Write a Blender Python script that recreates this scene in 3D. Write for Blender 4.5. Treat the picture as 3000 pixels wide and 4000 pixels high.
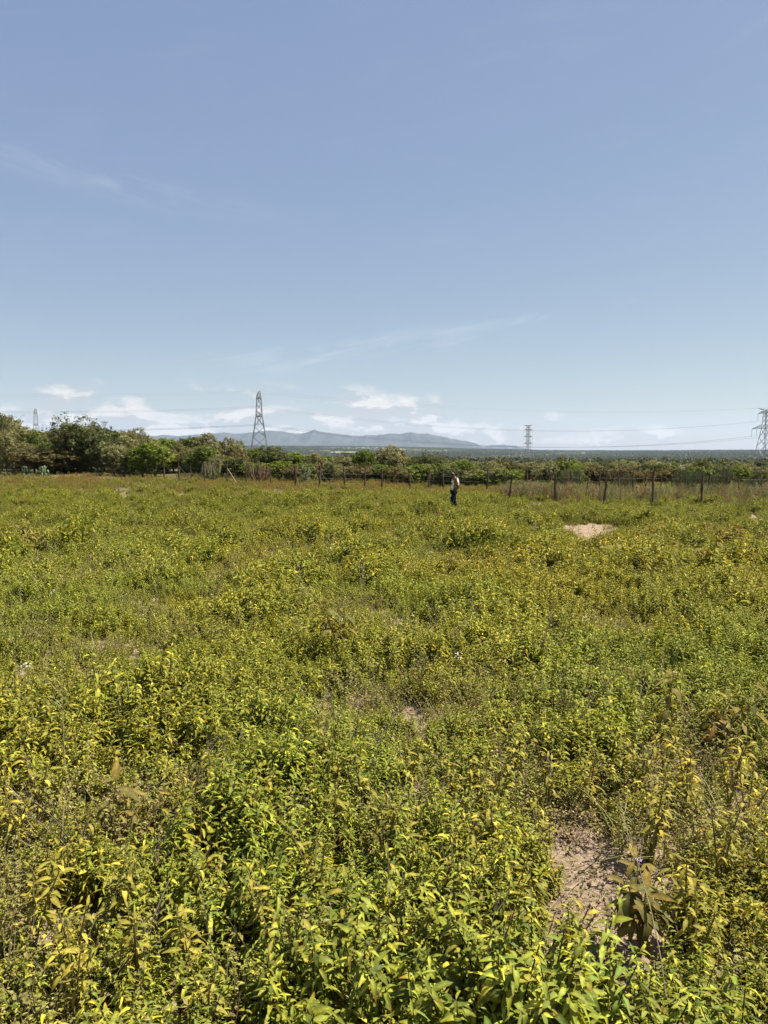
import bpy, bmesh, math, random
import numpy as np
from mathutils import Vector, Matrix, Euler

random.seed(7)
RNG = np.random.default_rng(7)
scene = bpy.context.scene
for o in list(bpy.data.objects):
    bpy.data.objects.remove(o)
COL = scene.collection
R = math.radians

# ------------------------------------------------------------------ camera
EYE = 1.85
PITCH = R(4.66)
FPX = 3004.0            # focal length in photograph pixels (3000 x 4000)
cam_data = bpy.data.cameras.new('camera')
cam = bpy.data.objects.new('camera', cam_data)
COL.objects.link(cam)
cam_data.sensor_fit = 'VERTICAL'
cam_data.sensor_height = 36.0
cam_data.sensor_width = 27.0
cam_data.lens = FPX / 4000.0 * 36.0
cam_data.clip_start = 0.05
cam_data.clip_end = 60000
cam.location = (0, 0, EYE)
cam.rotation_euler = (math.pi / 2 - PITCH, 0, 0)
scene.camera = cam

# ------------------------------------------------------------------ world, sun, exposure
SUN_EL, SUN_AZ = R(57), R(84)          # azimuth clockwise from +Y (view direction)
scene.view_settings.view_transform = 'Standard'
scene.view_settings.look = 'None'
scene.view_settings.gamma = 1.0
scene.view_settings.use_curve_mapping = False
scene.view_settings.exposure = 1.15
scene.render.engine = 'CYCLES'
scene.cycles.volume_bounces = 0
scene.cycles.use_adaptive_sampling = True
scene.cycles.adaptive_threshold = 0.02
scene.cycles.max_bounces = 5
scene.cycles.diffuse_bounces = 2
scene.cycles.transmission_bounces = 3
scene.cycles.transparent_max_bounces = 4

world = bpy.data.worlds.new('World')
scene.world = world
world.use_nodes = True
wn, wl = world.node_tree.nodes, world.node_tree.links
wn.clear()


def nd(tree, typ, **kw):
    n = tree.nodes.new(typ)
    for k, v in kw.items():
        setattr(n, k, v)
    return n


def mth(tree, op, a, b=None, c=None, clamp=False):
    n = tree.nodes.new('ShaderNodeMath')
    n.operation = op
    n.use_clamp = clamp
    for i, v in enumerate((a, b, c)):
        if v is None:
            continue
        if isinstance(v, (int, float)):
            n.inputs[i].default_value = v
        else:
            tree.links.new(v, n.inputs[i])
    return n.outputs[0]


def sstep_node(tree, v, a, b, lo=0.0, hi=1.0):
    n = tree.nodes.new('ShaderNodeMapRange')
    n.interpolation_type = 'SMOOTHSTEP'
    tree.links.new(v, n.inputs[0])
    n.inputs[1].default_value = a
    n.inputs[2].default_value = b
    n.inputs[3].default_value = lo
    n.inputs[4].default_value = hi
    return n.outputs[0]


def mixc(tree, fac, a, b):
    n = tree.nodes.new('ShaderNodeMix')
    n.data_type = 'RGBA'
    for s, v in ((n.inputs[0], fac), (n.inputs[6], a), (n.inputs[7], b)):
        if isinstance(v, (int, float)):
            s.default_value = v
        elif isinstance(v, tuple):
            s.default_value = (*v[:3], 1)
        else:
            tree.links.new(v, s)
    return n.outputs[2]


def build_world():
    t = world.node_tree
    sky = nd(t, 'ShaderNodeTexSky', sky_type='NISHITA')
    sky.sun_disc = False
    sky.sun_elevation = SUN_EL
    sky.sun_rotation = SUN_AZ
    sky.altitude = 1800
    sky.air_density = 1.0
    sky.dust_density = 1.6
    sky.ozone_density = 1.0
    tc = nd(t, 'ShaderNodeTexCoord')
    sp = nd(t, 'ShaderNodeSeparateXYZ')
    t.links.new(tc.outputs['Generated'], sp.inputs[0])
    x, y, z = sp.outputs
    el = mth(t, 'ARCSINE', z)
    az = mth(t, 'ARCTAN2', x, y)

    def noise(sx, sy, oy, scale, detail, rough, dist=0.0, shear=0.0, off=0.0, oel=0.0):
        cb = nd(t, 'ShaderNodeCombineXYZ')
        a = mth(t, 'MULTIPLY', az, sx)
        e = mth(t, 'MULTIPLY', mth(t, 'ADD', el, oel), sy)
        e2 = mth(t, 'ADD', e, mth(t, 'MULTIPLY', az, shear))
        t.links.new(mth(t, 'ADD', a, off), cb.inputs[0])
        t.links.new(e2, cb.inputs[1])
        cb.inputs[2].default_value = oy
        nz = nd(t, 'ShaderNodeTexNoise')
        nz.inputs['Scale'].default_value = scale
        nz.inputs['Detail'].default_value = detail
        nz.inputs['Roughness'].default_value = rough
        nz.inputs['Distortion'].default_value = dist
        t.links.new(cb.outputs[0], nz.inputs['Vector'])
        return nz.outputs[0]
    # thin high veil that greys the blue all over
    vm = nd(t, 'ShaderNodeVectorMath', operation='MULTIPLY_ADD')
    t.links.new(sky.outputs[0], vm.inputs[0])
    vm.inputs[1].default_value = (0.69, 0.575, 0.29)
    vm.inputs[2].default_value = (1.04, 1.43, 3.03)
    base = vm.outputs[0]
    # heaped clouds low over the horizon, thinning out towards the right
    n1 = noise(1.0, 2.2, 3.7, 12.0, 9.0, 0.60, 0.2)
    n2 = noise(1.0, 2.2, 3.7, 12.0, 9.0, 0.60, 0.2, 0.0, 0.007, 0.012)
    side = sstep_node(t, az, -0.10, 0.26, 1.0, 0.0)
    up = sstep_node(t, el, R(0.8), R(4.2), 0.0, 1.0)
    thr = mth(t, 'ADD', 0.60, mth(t, 'ADD', mth(t, 'MULTIPLY', up, 0.24), mth(t, 'MULTIPLY', side, -0.27)))
    dens = mth(t, 'SUBTRACT', n1, thr)
    f1 = sstep_node(t, dens, -0.09, 0.10, 0.0, 0.85)
    f1 = mth(t, 'MULTIPLY', f1, sstep_node(t, el, R(3.8), R(5.2), 1.0, 0.0))
    lit = sstep_node(t, mth(t, 'ADD', mth(t, 'SUBTRACT', n1, n2), mth(t, 'MULTIPLY', dens, 0.12)), -0.015, 0.06, 0.0, 1.0)
    ccol = mixc(t, lit, (4.75, 4.7, 4.65), (7.6, 7.1, 6.65))
    # streaks of ice cloud higher up
    n4 = noise(1.0, 5.5, 1.3, 7.0, 8.0, 0.62, 0.5, -0.7, 4.0)
    f2 = sstep_node(t, n4, 0.50, 0.80, 0.0, 0.05)
    f2 = mth(t, 'MULTIPLY', f2, sstep_node(t, el, R(4), R(9), 0.0, 1.0))

    def wisp(a0, e0, slope, wa, we, amp, seed, shear):
        da = mth(t, 'SUBTRACT', az, a0)
        de = mth(t, 'SUBTRACT', mth(t, 'SUBTRACT', el, e0), mth(t, 'MULTIPLY', da, slope))
        q = mth(t, 'ADD', mth(t, 'POWER', mth(t, 'ABSOLUTE', mth(t, 'DIVIDE', da, wa)), 2.0), mth(t, 'POWER', mth(t, 'ABSOLUTE', mth(t, 'DIVIDE', de, we)), 2.0))
        g = mth(t, 'EXPONENT', mth(t, 'MULTIPLY', q, -1.0))
        nn = noise(1.0, 6.0, seed, 11.0, 8.0, 0.62, 0.6, shear, 1.0)
        return mth(t, 'MULTIPLY', mth(t, 'MULTIPLY', g, sstep_node(t, nn, 0.36, 0.72)), amp)
    f2 = mth(t, 'ADD', f2, wisp(-0.06, 0.122, 0.12, 0.17, 0.016, 0.45, 2.2, -1.2))
    f2 = mth(t, 'ADD', f2, wisp(0.17, 0.160, 0.13, 0.12, 0.006, 0.34, 6.4, -1.3))
    f2 = mth(t, 'ADD', f2, wisp(-0.33, 0.305, -0.13, 0.17, 0.014, 0.20, 5.1, 1.0), clamp=True)
    c0 = mixc(t, f2, base, (5.7, 6.1, 6.5))
    c1 = mixc(t, f1, c0, ccol)
    bg = nd(t, 'ShaderNodeBackground')
    bg.inputs[1].default_value = 0.0615
    t.links.new(c1, bg.inputs[0])
    out = nd(t, 'ShaderNodeOutputWorld')
    t.links.new(bg.outputs[0], out.inputs[0])


build_world()

sun_data = bpy.data.lights.new('sun', 'SUN')
sun_data.energy = 5.0
sun_data.angle = R(0.53)
sun_data.color = (1.0, 0.95, 0.86)
sun = bpy.data.objects.new('sun', sun_data)
COL.objects.link(sun)
sdir = Vector((math.sin(SUN_AZ) * math.cos(SUN_EL), math.cos(SUN_AZ) * math.cos(SUN_EL), math.sin(SUN_EL)))
sun.rotation_euler = sdir.to_track_quat('Z', 'Y').to_euler()
sun.location = (60, 20, 90)


# ------------------------------------------------------------------ helpers
def tag(o, label=None, cat=None, group=None, kind=None):
    if label:
        o['label'] = label
    if cat:
        o['category'] = cat
    if group:
        o['group'] = group
    if kind:
        o['kind'] = kind
    return o


def empty(name, loc=(0, 0, 0), rz=0.0):
    o = bpy.data.objects.new(name, None)
    o.empty_display_size = 0.2
    o.location = loc
    o.rotation_euler = (0, 0, rz)
    COL.objects.link(o)
    return o


def link(name, me, parent=None, loc=(0, 0, 0), rot=None, scl=None):
    o = bpy.data.objects.new(name, me)
    COL.objects.link(o)
    if parent:
        o.parent = parent
    o.location = loc
    if rot is not None:
        o.rotation_euler = rot
    if scl is not None:
        o.scale = scl
    return o


def copy_tree(o, parent=None):
    c = o.copy()
    COL.objects.link(c)
    c.parent = parent
    for ch in o.children:
        copy_tree(ch, c)
    return c


class MB:
    """collects vertices, faces and one colour value per vertex"""
    def __init__(self):
        self.v, self.f, self.c = [], [], []

    def add(self, verts, faces, col=(0.5, 0.5, 0.5)):
        b = len(self.v)
        self.v.extend([tuple(p) for p in verts])
        self.c.extend([col] * len(verts))
        self.f.extend([tuple(b + i for i in f) for f in faces])

    def add_leaf(self, verts, faces, col, rnd=random):
        b = len(self.v)
        self.v.extend([tuple(p) for p in verts])
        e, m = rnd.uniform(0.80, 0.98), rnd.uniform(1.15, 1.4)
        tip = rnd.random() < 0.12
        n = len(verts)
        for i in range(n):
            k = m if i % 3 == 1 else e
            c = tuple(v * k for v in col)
            if tip and i >= n - 6:
                c = (c[0] * 0.9 + 0.04, c[1] * 0.62, c[2] * 0.7)
            self.c.append(c)
        self.f.extend([tuple(b + i for i in f) for f in faces])

    def bar(self, p, q, w, w2=None, col=(0.5, 0.5, 0.5)):
        p, q = Vector(p), Vector(q)
        w2 = w if w2 is None else w2
        d = (q - p).normalized()
        a = d.cross(Vector((0, 0, 1)))
        if a.length < 1e-3:
            a = Vector((1, 0, 0))
        a.normalize()
        b = d.cross(a).normalized()
        vs = []
        for c, ww in ((p, w), (q, w2)):
            for s, u in ((1, 1), (-1, 1), (-1, -1), (1, -1)):
                vs.append(c + a * s * ww / 2 + b * u * ww / 2)
        self.add(vs, [(0, 1, 5, 4), (1, 2, 6, 5), (2, 3, 7, 6), (3, 0, 4, 7), (3, 2, 1, 0), (4, 5, 6, 7)], col)

    def tube(self, pts, rads, n=6, col=(0.5, 0.5, 0.5), cap=True, rough=0.0, rnd=random):
        pts = [Vector(p) for p in pts]
        vs, fs = [], []
        ref = Vector((0.31, 0.95, 0.05)).normalized()
        for i, p in enumerate(pts):
            d = (pts[min(i + 1, len(pts) - 1)] - pts[max(i - 1, 0)]).normalized()
            a = d.cross(ref)
            if a.length < 1e-3:
                a = d.cross(Vector((1, 0, 0)))
            a.normalize()
            b = d.cross(a)
            for k in range(n):
                t = 2 * math.pi * k / n
                rr = rads[i] * (1 + rough * (rnd.random() - 0.5))
                vs.append(p + (a * math.cos(t) + b * math.sin(t)) * rr)
        for i in range(len(pts) - 1):
            for k in range(n):
                k2 = (k + 1) % n
                fs.append((i * n + k, i * n + k2, (i + 1) * n + k2, (i + 1) * n + k))
        if cap:
            fs.append(tuple(range(n - 1, -1, -1)))
            m = (len(pts) - 1) * n
            fs.append(tuple(m + k for k in range(n)))
        self.add(vs, fs, col)

    def mesh(self, name, mat, smooth=False):
        me = bpy.data.meshes.new(name)
        me.from_pydata(self.v, [], self.f)
        at = me.attributes.new('Col', 'FLOAT_COLOR', 'POINT')
        arr = np.ones((len(self.v), 4), np.float32)
        arr[:, :3] = np.array(self.c, np.float32)
        at.data.foreach_set('color', arr.ravel())
        me.materials.append(mat)
        if smooth:
            me.polygons.foreach_set('use_smooth', [True] * len(me.polygons))
        me.update()
        return me

    def obj(self, name, mat, parent=None, smooth=False, loc=(0, 0, 0)):
        return link(name, self.mesh(name, mat, smooth), parent, loc)


def np_mesh(name, V, F, mat, C=None, smooth=False):
    """V (n,3), F (m,k) of one face size, C (n,3)"""
    me = bpy.data.meshes.new(name)
    V = np.asarray(V, np.float32)
    F = np.asarray(F, np.int32)
    n, (m, k) = len(V), F.shape
    me.vertices.add(n)
    me.vertices.foreach_set('co', V.ravel())
    me.loops.add(m * k)
    me.loops.foreach_set('vertex_index', F.ravel())
    me.polygons.add(m)
    me.polygons.foreach_set('loop_start', np.arange(0, m * k, k, dtype=np.int32))
    me.polygons.foreach_set('loop_total', np.full(m, k, np.int32))
    if smooth:
        me.polygons.foreach_set('use_smooth', np.ones(m, bool))
    me.update(calc_edges=True)
    if C is not None:
        at = me.attributes.new('Col', 'FLOAT_COLOR', 'POINT')
        arr = np.ones((n, 4), np.float32)
        arr[:, :3] = C
        at.data.foreach_set('color', arr.ravel())
    me.materials.append(mat)
    return me


# value noise -------------------------------------------------------
_PERM = np.random.default_rng(11).random((256, 256))


def vnoise(x, y):
    x = np.asarray(x, float)
    y = np.asarray(y, float)
    xi, yi = np.floor(x).astype(int), np.floor(y).astype(int)
    xf, yf = x - xi, y - yi
    u, v = xf * xf * (3 - 2 * xf), yf * yf * (3 - 2 * yf)
    a = _PERM[xi % 256, yi % 256]
    b = _PERM[(xi + 1) % 256, yi % 256]
    c = _PERM[xi % 256, (yi + 1) % 256]
    d = _PERM[(xi + 1) % 256, (yi + 1) % 256]
    return (a * (1 - u) + b * u) * (1 - v) + (c * (1 - u) + d * u) * v


def fbm(x, y, o=4):
    s, amp, tot = 0, 1.0, 0
    for i in range(o):
        s = s + amp * vnoise(x * 2 ** i + 17.3 * i, y * 2 ** i - 9.1 * i)
        tot += amp
        amp *= 0.5
    return s / tot


def sst(a, b, t):
    t = np.clip((np.asarray(t, float) - a) / (b - a), 0, 1)
    return t * t * (3 - 2 * t)


# terrain -----------------------------------------------------------
RIDGE = 5000.0


def ground_z(x, y):
    x = np.asarray(x, float)
    y = np.asarray(y, float)
    r = np.hypot(x, y) + 1e-6
    sx = np.where(y > 0, x / r, np.sign(x))
    right = sst(-0.25, 0.15, sx)
    z = -0.85 * sst(0, 36, r)
    z = z - 0.5 * right * sst(38, 60, r)
    z = z - 3.0 * right * sst(64, 150, r)
    z = z + 1.3 * (1 - right) * sst(66, 110, r)
    z = z - 3.5 * sst(150, 480, r)
    z = z - 17.0 * sst(480, 1500, r)
    tx = np.where(y > 1, x / np.maximum(y, 1), np.sign(x) * 2)
    px = 1500 + FPX * np.clip(tx, -1, 1)
    elev = np.interp(px, [-1500, 1000, 1450, 1850, 2200, 2600, 3000, 4500],
                     [16, 15, 13, 4, -3, -3, 0, 4])
    top = EYE + elev * RIDGE / FPX - 6.0
    base = z
    z = base + (top - base) * sst(1500, RIDGE, r) ** 1.25
    z = z - 40.0 * sst(RIDGE, 8000, r)
    und = (fbm(x / 9 + 3, y / 9 + 5, 3) - 0.5) * 0.16 + (fbm(x / 1.1, y / 1.1, 3) - 0.5) * 0.07
    z = z + und * np.where(r < 120, 1, 0)
    z = z + (fbm(x / 160, y / 160, 3) - 0.5) * 3.0 * sst(400, 1200, r) * (1 - sst(4200, 5200, r) * 0.5)
    return z


GZ0 = float(ground_z(0.0, 0.0))
cam.location.z = EYE


def ray(px, py):
    u, v = (px - 1500) / FPX, (2000 - py) / FPX
    return Vector((u, math.cos(PITCH) + v * math.sin(PITCH), -math.sin(PITCH) + v * math.cos(PITCH)))


def at(px, py, d):
    """the place at forward distance d (metres along +Y) seen at a photo pixel"""
    dr = ray(px, py)
    t = d / dr.y
    return Vector((dr.x * t, d, EYE + dr.z * t))


def gpt(px, py):
    """ground point seen at a photo pixel"""
    dr = ray(px, py)
    lo, hi = 0.5, 120.0
    for _ in range(50):
        m = (lo + hi) / 2
        p = Vector((dr.x * m, dr.y * m, EYE + dr.z * m))
        if p.z > float(ground_z(p.x, p.y)):
            lo = m
        else:
            hi = m
    p = Vector((dr.x * lo, dr.y * lo, 0))
    p.z = float(ground_z(p.x, p.y))
    return p


def on_ground(x, y, dz=0.0):
    return Vector((x, y, float(ground_z(x, y)) + dz))


# ------------------------------------------------------------------ materials
def new_mat(name):
    m = bpy.data.materials.new(name)
    m.use_nodes = True
    m.node_tree.nodes.clear()
    return m, m.node_tree


def leaf_material(name, transl=0.35, gloss=0.28, rough=0.5, objrand=0.0, instancer=False, hue=(1, 1, 1), grain=35.0, blotch=0.0, tcol=(1.22, 1.10, 0.45)):
    m, t = new_mat(name)
    a = nd(t, 'ShaderNodeAttribute', attribute_name='Col')
    c = a.outputs['Color']
    tc = nd(t, 'ShaderNodeTexCoord')
    nz = nd(t, 'ShaderNodeTexNoise')
    nz.inputs['Scale'].default_value = grain
    nz.inputs['Detail'].default_value = 2.0
    t.links.new(tc.outputs['Object'], nz.inputs['Vector'])
    k = sstep_node(t, nz.outputs[0], 0.25, 0.75, 0.72, 1.28)
    if instancer:
        ia = nd(t, 'ShaderNodeAttribute', attribute_name='tint', attribute_type='INSTANCER')
        mul = nd(t, 'ShaderNodeVectorMath', operation='MULTIPLY')
        t.links.new(c, mul.inputs[0])
        t.links.new(ia.outputs['Vector'], mul.inputs[1])
        c = mul.outputs[0]
    if objrand:
        oi = nd(t, 'ShaderNodeObjectInfo')
        k = mth(t, 'MULTIPLY', k, sstep_node(t, oi.outputs['Random'], 0, 1, 1 - objrand, 1 + objrand))
    sc = nd(t, 'ShaderNodeVectorMath', operation='SCALE')
    t.links.new(c, sc.inputs[0])
    t.links.new(k, sc.inputs['Scale'])
    c = sc.outputs[0]
    if blotch:
        nb = nd(t, 'ShaderNodeTexNoise')
        nb.inputs['Scale'].default_value = 75.0
        nb.inputs['Detail'].default_value = 3.0
        t.links.new(tc.outputs['Object'], nb.inputs['Vector'])
        c = mixc(t, sstep_node(t, nb.outputs[0], 0.58, 0.70, 0.0, blotch), c, (0.34, 0.23, 0.06))
    p = nd(t, 'ShaderNodeBsdfPrincipled')
    t.links.new(c, p.inputs['Base Color'])
    p.inputs['Roughness'].default_value = rough
    p.inputs['Specular IOR Level'].default_value = gloss
    tm = nd(t, 'ShaderNodeVectorMath', operation='MULTIPLY')
    t.links.new(c, tm.inputs[0])
    tm.inputs[1].default_value = tcol
    tr = nd(t, 'ShaderNodeBsdfTranslucent')
    t.links.new(tm.outputs[0], tr.inputs['Color'])
    mx = nd(t, 'ShaderNodeMixShader')
    mx.inputs[0].default_value = transl
    t.links.new(p.outputs[0], mx.inputs[1])
    t.links.new(tr.outputs[0], mx.inputs[2])
    out = nd(t, 'ShaderNodeOutputMaterial')
    t.links.new(mx.outputs[0], out.inputs[0])
    return m


def plain_material(name, c1, c2, scale=8.0, rough=0.8, spec=0.2, metal=0.0, bump=0.0, stretch=(1, 1, 1), useattr=False):
    m, t = new_mat(name)
    tc = nd(t, 'ShaderNodeTexCoord')
    mp = nd(t, 'ShaderNodeMapping')
    mp.inputs['Scale'].default_value = stretch
    t.links.new(tc.outputs['Object'], mp.inputs[0])
    nz = nd(t, 'ShaderNodeTexNoise')
    nz.inputs['Scale'].default_value = scale
    nz.inputs['Detail'].default_value = 5
    nz.inputs['Roughness'].default_value = 0.6
    t.links.new(mp.outputs[0], nz.inputs['Vector'])
    c = mixc(t, sstep_node(t, nz.outputs[0], 0.3, 0.7), c1, c2)
    p = nd(t, 'ShaderNodeBsdfPrincipled')
    t.links.new(c, p.inputs['Base Color'])
    p.inputs['Roughness'].default_value = rough
    p.inputs['Specular IOR Level'].default_value = spec
    p.inputs['Metallic'].default_value = metal
    if bump:
        b = nd(t, 'ShaderNodeBump')
        b.inputs['Strength'].default_value = bump
        b.inputs['Distance'].default_value = 0.02
        t.links.new(nz.outputs[0], b.inputs['Height'])
        t.links.new(b.outputs[0], p.inputs['Normal'])
    out = nd(t, 'ShaderNodeOutputMaterial')
    t.links.new(p.outputs[0], out.inputs[0])
    return m


def ground_material():
    m, t = new_mat('soil_and_litter')
    geo = nd(t, 'ShaderNodeNewGeometry')
    pos = geo.outputs['Position']
    ln = nd(t, 'ShaderNodeVectorMath', operation='LENGTH')
    t.links.new(pos, ln.inputs[0])

    def nz(s, d=6, r=0.62):
        n = nd(t, 'ShaderNodeTexNoise')
        n.inputs['Scale'].default_value = s
        n.inputs['Detail'].default_value = d
        n.inputs['Roughness'].default_value = r
        t.links.new(pos, n.inputs['Vector'])
        return n.outputs[0]
    n1, n2, n3 = nz(1.6), nz(26, 8, 0.7), nz(0.012, 5)
    soil = mixc(t, sstep_node(t, n1, 0.3, 0.7), (0.27, 0.19, 0.125), (0.38, 0.285, 0.20))
    soil = mixc(t, sstep_node(t, n2, 0.44, 0.62, 0.0, 0.75), soil, (0.10, 0.065, 0.035))
    soil = mixc(t, sstep_node(t, n2, 0.6, 0.72, 0.0, 0.5), soil, (0.40, 0.32, 0.22))
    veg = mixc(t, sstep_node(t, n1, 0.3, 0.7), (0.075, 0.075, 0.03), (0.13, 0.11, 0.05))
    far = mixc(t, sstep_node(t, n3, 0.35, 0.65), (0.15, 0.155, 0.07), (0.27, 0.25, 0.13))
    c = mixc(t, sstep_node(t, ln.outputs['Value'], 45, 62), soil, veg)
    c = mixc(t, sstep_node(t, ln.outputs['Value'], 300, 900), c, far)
    p = nd(t, 'ShaderNodeBsdfPrincipled')
    t.links.new(c, p.inputs['Base Color'])
    p.inputs['Roughness'].default_value = 0.95
    p.inputs['Specular IOR Level'].default_value = 0.1
    b = nd(t, 'ShaderNodeBump')
    b.inputs['Strength'].default_value = 0.8
    b.inputs['Distance'].default_value = 0.03
    t.links.new(mth(t, 'ADD', n2, n1), b.inputs['Height'])
    t.links.new(b.outputs[0], p.inputs['Normal'])
    out = nd(t, 'ShaderNodeOutputMaterial')
    t.links.new(p.outputs[0], out.inputs[0])
    return m


M = {}
M['ground'] = ground_material()
M['herb'] = leaf_material('herb_leaf', 0.30, 0.16, 0.6, instancer=True, grain=60, blotch=0.55)
M['herb_single'] = leaf_material('herb_leaf_single', 0.30, 0.16, 0.6, objrand=0.18, grain=60, blotch=0.55)
M['bigleaf'] = leaf_material('velvet_leaf', 0.22, 0.06, 0.8, objrand=0.2, grain=45, blotch=0.4, tcol=(1.2, 1.0, 0.4))
M['dry'] = leaf_material('dry_stalk', 0.15, 0.1, 0.8, instancer=True, tcol=(1, 1, 1))
M['stick'] = plain_material('dry_stick', (0.30, 0.25, 0.17), (0.16, 0.12, 0.07), 30, 0.85, stretch=(1, 1, 0.3))
M['stem'] = plain_material('green_stem', (0.17, 0.16, 0.045), (0.14, 0.10, 0.04), 20, 0.7)
M['crown'] = leaf_material('tree_leaf', 0.33, 0.15, 0.6, objrand=0.16, grain=3.0)
M['bark'] = plain_material('bark', (0.10, 0.075, 0.05), (0.05, 0.035, 0.025), 12, 0.9, bump=0.6, stretch=(1, 1, 0.25))
M['post'] = plain_material('weathered_post_wood', (0.11, 0.075, 0.05), (0.04, 0.027, 0.02), 14, 0.9, bump=0.8, stretch=(1, 1, 0.15))
M['postpale'] = plain_material('pale_peeled_wood', (0.38, 0.31, 0.22), (0.24, 0.18, 0.12), 14, 0.8, bump=0.4, stretch=(1, 1, 0.15))
M['wire'] = plain_material('fence_wire', (0.22, 0.20, 0.18), (0.14, 0.11, 0.09), 30, 0.6, metal=0.6)
M['steel'] = plain_material('galvanised_steel', (0.26, 0.27, 0.28), (0.18, 0.185, 0.19), 0.8, 0.55, 0.4, metal=0.3)
M['insul'] = plain_material('insulator_glass', (0.34, 0.36, 0.37), (0.26, 0.28, 0.29), 2, 0.3, 0.5)
M['cable'] = plain_material('aluminium_cable', (0.16, 0.16, 0.17), (0.12, 0.12, 0.13), 1, 0.9, 0.1)
M['cactus'] = plain_material('cactus_skin', (0.12, 0.155, 0.075), (0.085, 0.12, 0.055), 5, 0.6, 0.3)
M['succ'] = leaf_material('succulent_skin', 0.0, 0.3, 0.55, objrand=0.1, grain=5)
M['bush'] = leaf_material('far_bush', 0.15, 0.2, 0.6, instancer=True, grain=0.7)
M['hill'] = plain_material('wooded_mountain', (0.045, 0.05, 0.042), (0.075, 0.074, 0.062), 0.004, 0.95, 0.05)


# ------------------------------------------------------------------ ground sheet and far relief
def build_ground():
    rings = np.concatenate([[0.0], np.geomspace(0.35, 9000, 320)])
    ang = np.concatenate([np.linspace(-36, 36, 330), np.linspace(38, 322, 90)])
    a = np.radians(ang)
    na = len(a)
    RR, AA = np.meshgrid(rings[1:], a, indexing='ij')
    X, Y = RR * np.sin(AA), RR * np.cos(AA)
    Z = ground_z(X, Y)
    V = np.concatenate([[[0, 0, float(ground_z(0, 0.0))]], np.stack([X, Y, Z], -1).reshape(-1, 3)])
    nr = len(rings) - 1
    i, j = np.meshgrid(np.arange(nr - 1), np.arange(na), indexing='ij')
    j2 = (j + 1) % na
    F = np.stack([1 + i * na + j, 1 + i * na + j2, 1 + (i + 1) * na + j2, 1 + (i + 1) * na + j], -1).reshape(-1, 4)[:, ::-1]
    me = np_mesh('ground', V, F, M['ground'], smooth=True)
    o = link('ground', me)
    tag(o, kind='structure')


build_ground()


def build_mountain(name, prof, dist, depth, seed):
    px = np.array([p[0] for p in prof], float)
    py = np.array([p[1] for p in prof], float)
    n = 560
    xs = np.linspace(px[0], px[-1], n)
    ys = np.interp(xs, px, py)
    rng = np.random.default_rng(seed)
    jit = (fbm(xs / 9.0, xs * 0 + seed, 3) - 0.5) * 4.2
    elev = (1755 - ys + jit) / FPX
    nd_ = 60
    tt = np.linspace(-1, 1, nd_)
    V = []
    base = -45.0
    for k, t in enumerate(tt):
        d = dist + t * depth
        ux = (xs - 1500) / FPX
        X, Y = ux * dist * (1 + 0.0 * t), np.full(n, d)
        crest = elev * dist + EYE
        ridge = (fbm(xs / 60 + seed, X * 0 + t * 3.0 + 7, 5) - 0.5)
        fall = np.abs(t) ** 0.85
        h = base + (crest - base) * (1 - fall) + ridge * 190 * np.minimum(1, np.abs(t) * 4) * (1 - fall)
        V.append(np.stack([X, Y, h], -1))
    V = np.array(V).reshape(-1, 3)
    i, j = np.meshgrid(np.arange(nd_ - 1), np.arange(n - 1), indexing='ij')
    F = np.stack([i * n + j, i * n + j + 1, (i + 1) * n + j + 1, (i + 1) * n + j], -1).reshape(-1, 4)
    o = link(name, np_mesh(name, V, F, M['hill'], smooth=True))
    tag(o, kind='structure')


MPROF = [(-900, 1752), (-500, 1735), (-100, 1720), (300, 1708), (500, 1702), (650, 1699), (690, 1702), (760, 1697), (820, 1692), (870, 1689), (930, 1692), (980, 1687),
         (1053, 1679), (1100, 1682), (1160, 1690), (1180, 1691), (1210, 1685), (1226, 1677), (1234, 1676), (1250, 1685), (1300, 1692),
         (1380, 1701), (1405, 1702), (1430, 1697), (1500, 1697), (1520, 1692), (1570, 1692), (1600, 1687), (1640, 1693),
         (1670, 1691), (1700, 1699), (1750, 1711), (1800, 1719), (1840, 1728), (1880, 1742), (1940, 1760), (2000, 1775)]
build_mountain('mountain', MPROF, 9500, 1800, 3)
build_mountain('hill', [(1830, 1765), (1870, 1748), (1910, 1740), (1960, 1735), (2010, 1739), (2040, 1750), (2070, 1762)], 10900, 600, 9)

# ------------------------------------------------------------------ leaves and plants
UP = Vector((0, 0, 1))


def leaf_geo(L, W, droop=0.35, fold=0.25, seg=4, wave=0.0, rnd=random):
    """a pointed leaf along +X from the origin, folded along its midrib, arching down"""
    st = {4: ([0, 0.22, 0.5, 0.78, 1.0], [0.05, 0.86, 1.0, 0.55, 0.0]),
          2: ([0, 0.45, 1.0], [0.05, 1.0, 0.0])}[seg]
    vs, fs = [], []
    x = z = 0.0
    ang0 = 0.0
    prev = 0.0
    for t, w in zip(*st):
        a = ang0 - droop * 2.2 * t
        x += (t - prev) * L * math.cos(a)
        z += (t - prev) * L * math.sin(a)
        prev = t
        hw = W * 0.5 * w
        tw = wave * (rnd.random() - 0.5) * W
        vs += [(x, -hw * math.cos(fold), z + hw * math.sin(fold) + tw), (x, 0, z), (x, hw * math.cos(fold), z + hw * math.sin(fold) - tw)]
    n = len(st[0])
    for i in range(n - 1):
        b = i * 3
        if i == n - 2:
            fs += [(b, b + 1, b + 4), (b + 1, b + 2, b + 4)]
        else:
            fs += [(b, b + 1, b + 4, b + 3), (b + 1, b + 2, b + 5, b + 4)]
    return vs, fs


def orient(vs, pos, direction, roll=0.0):
    d = Vector(direction).normalized()
    side = UP.cross(d)
    if side.length < 1e-3:
        side = Vector((0, 1, 0))
    side.normalize()
    up = d.cross(side)
    m = Matrix((d, side, up)).transposed() @ Matrix.Rotation(roll, 3, 'X')
    return [m @ Vector(v) + Vector(pos) for v in vs]


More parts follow.
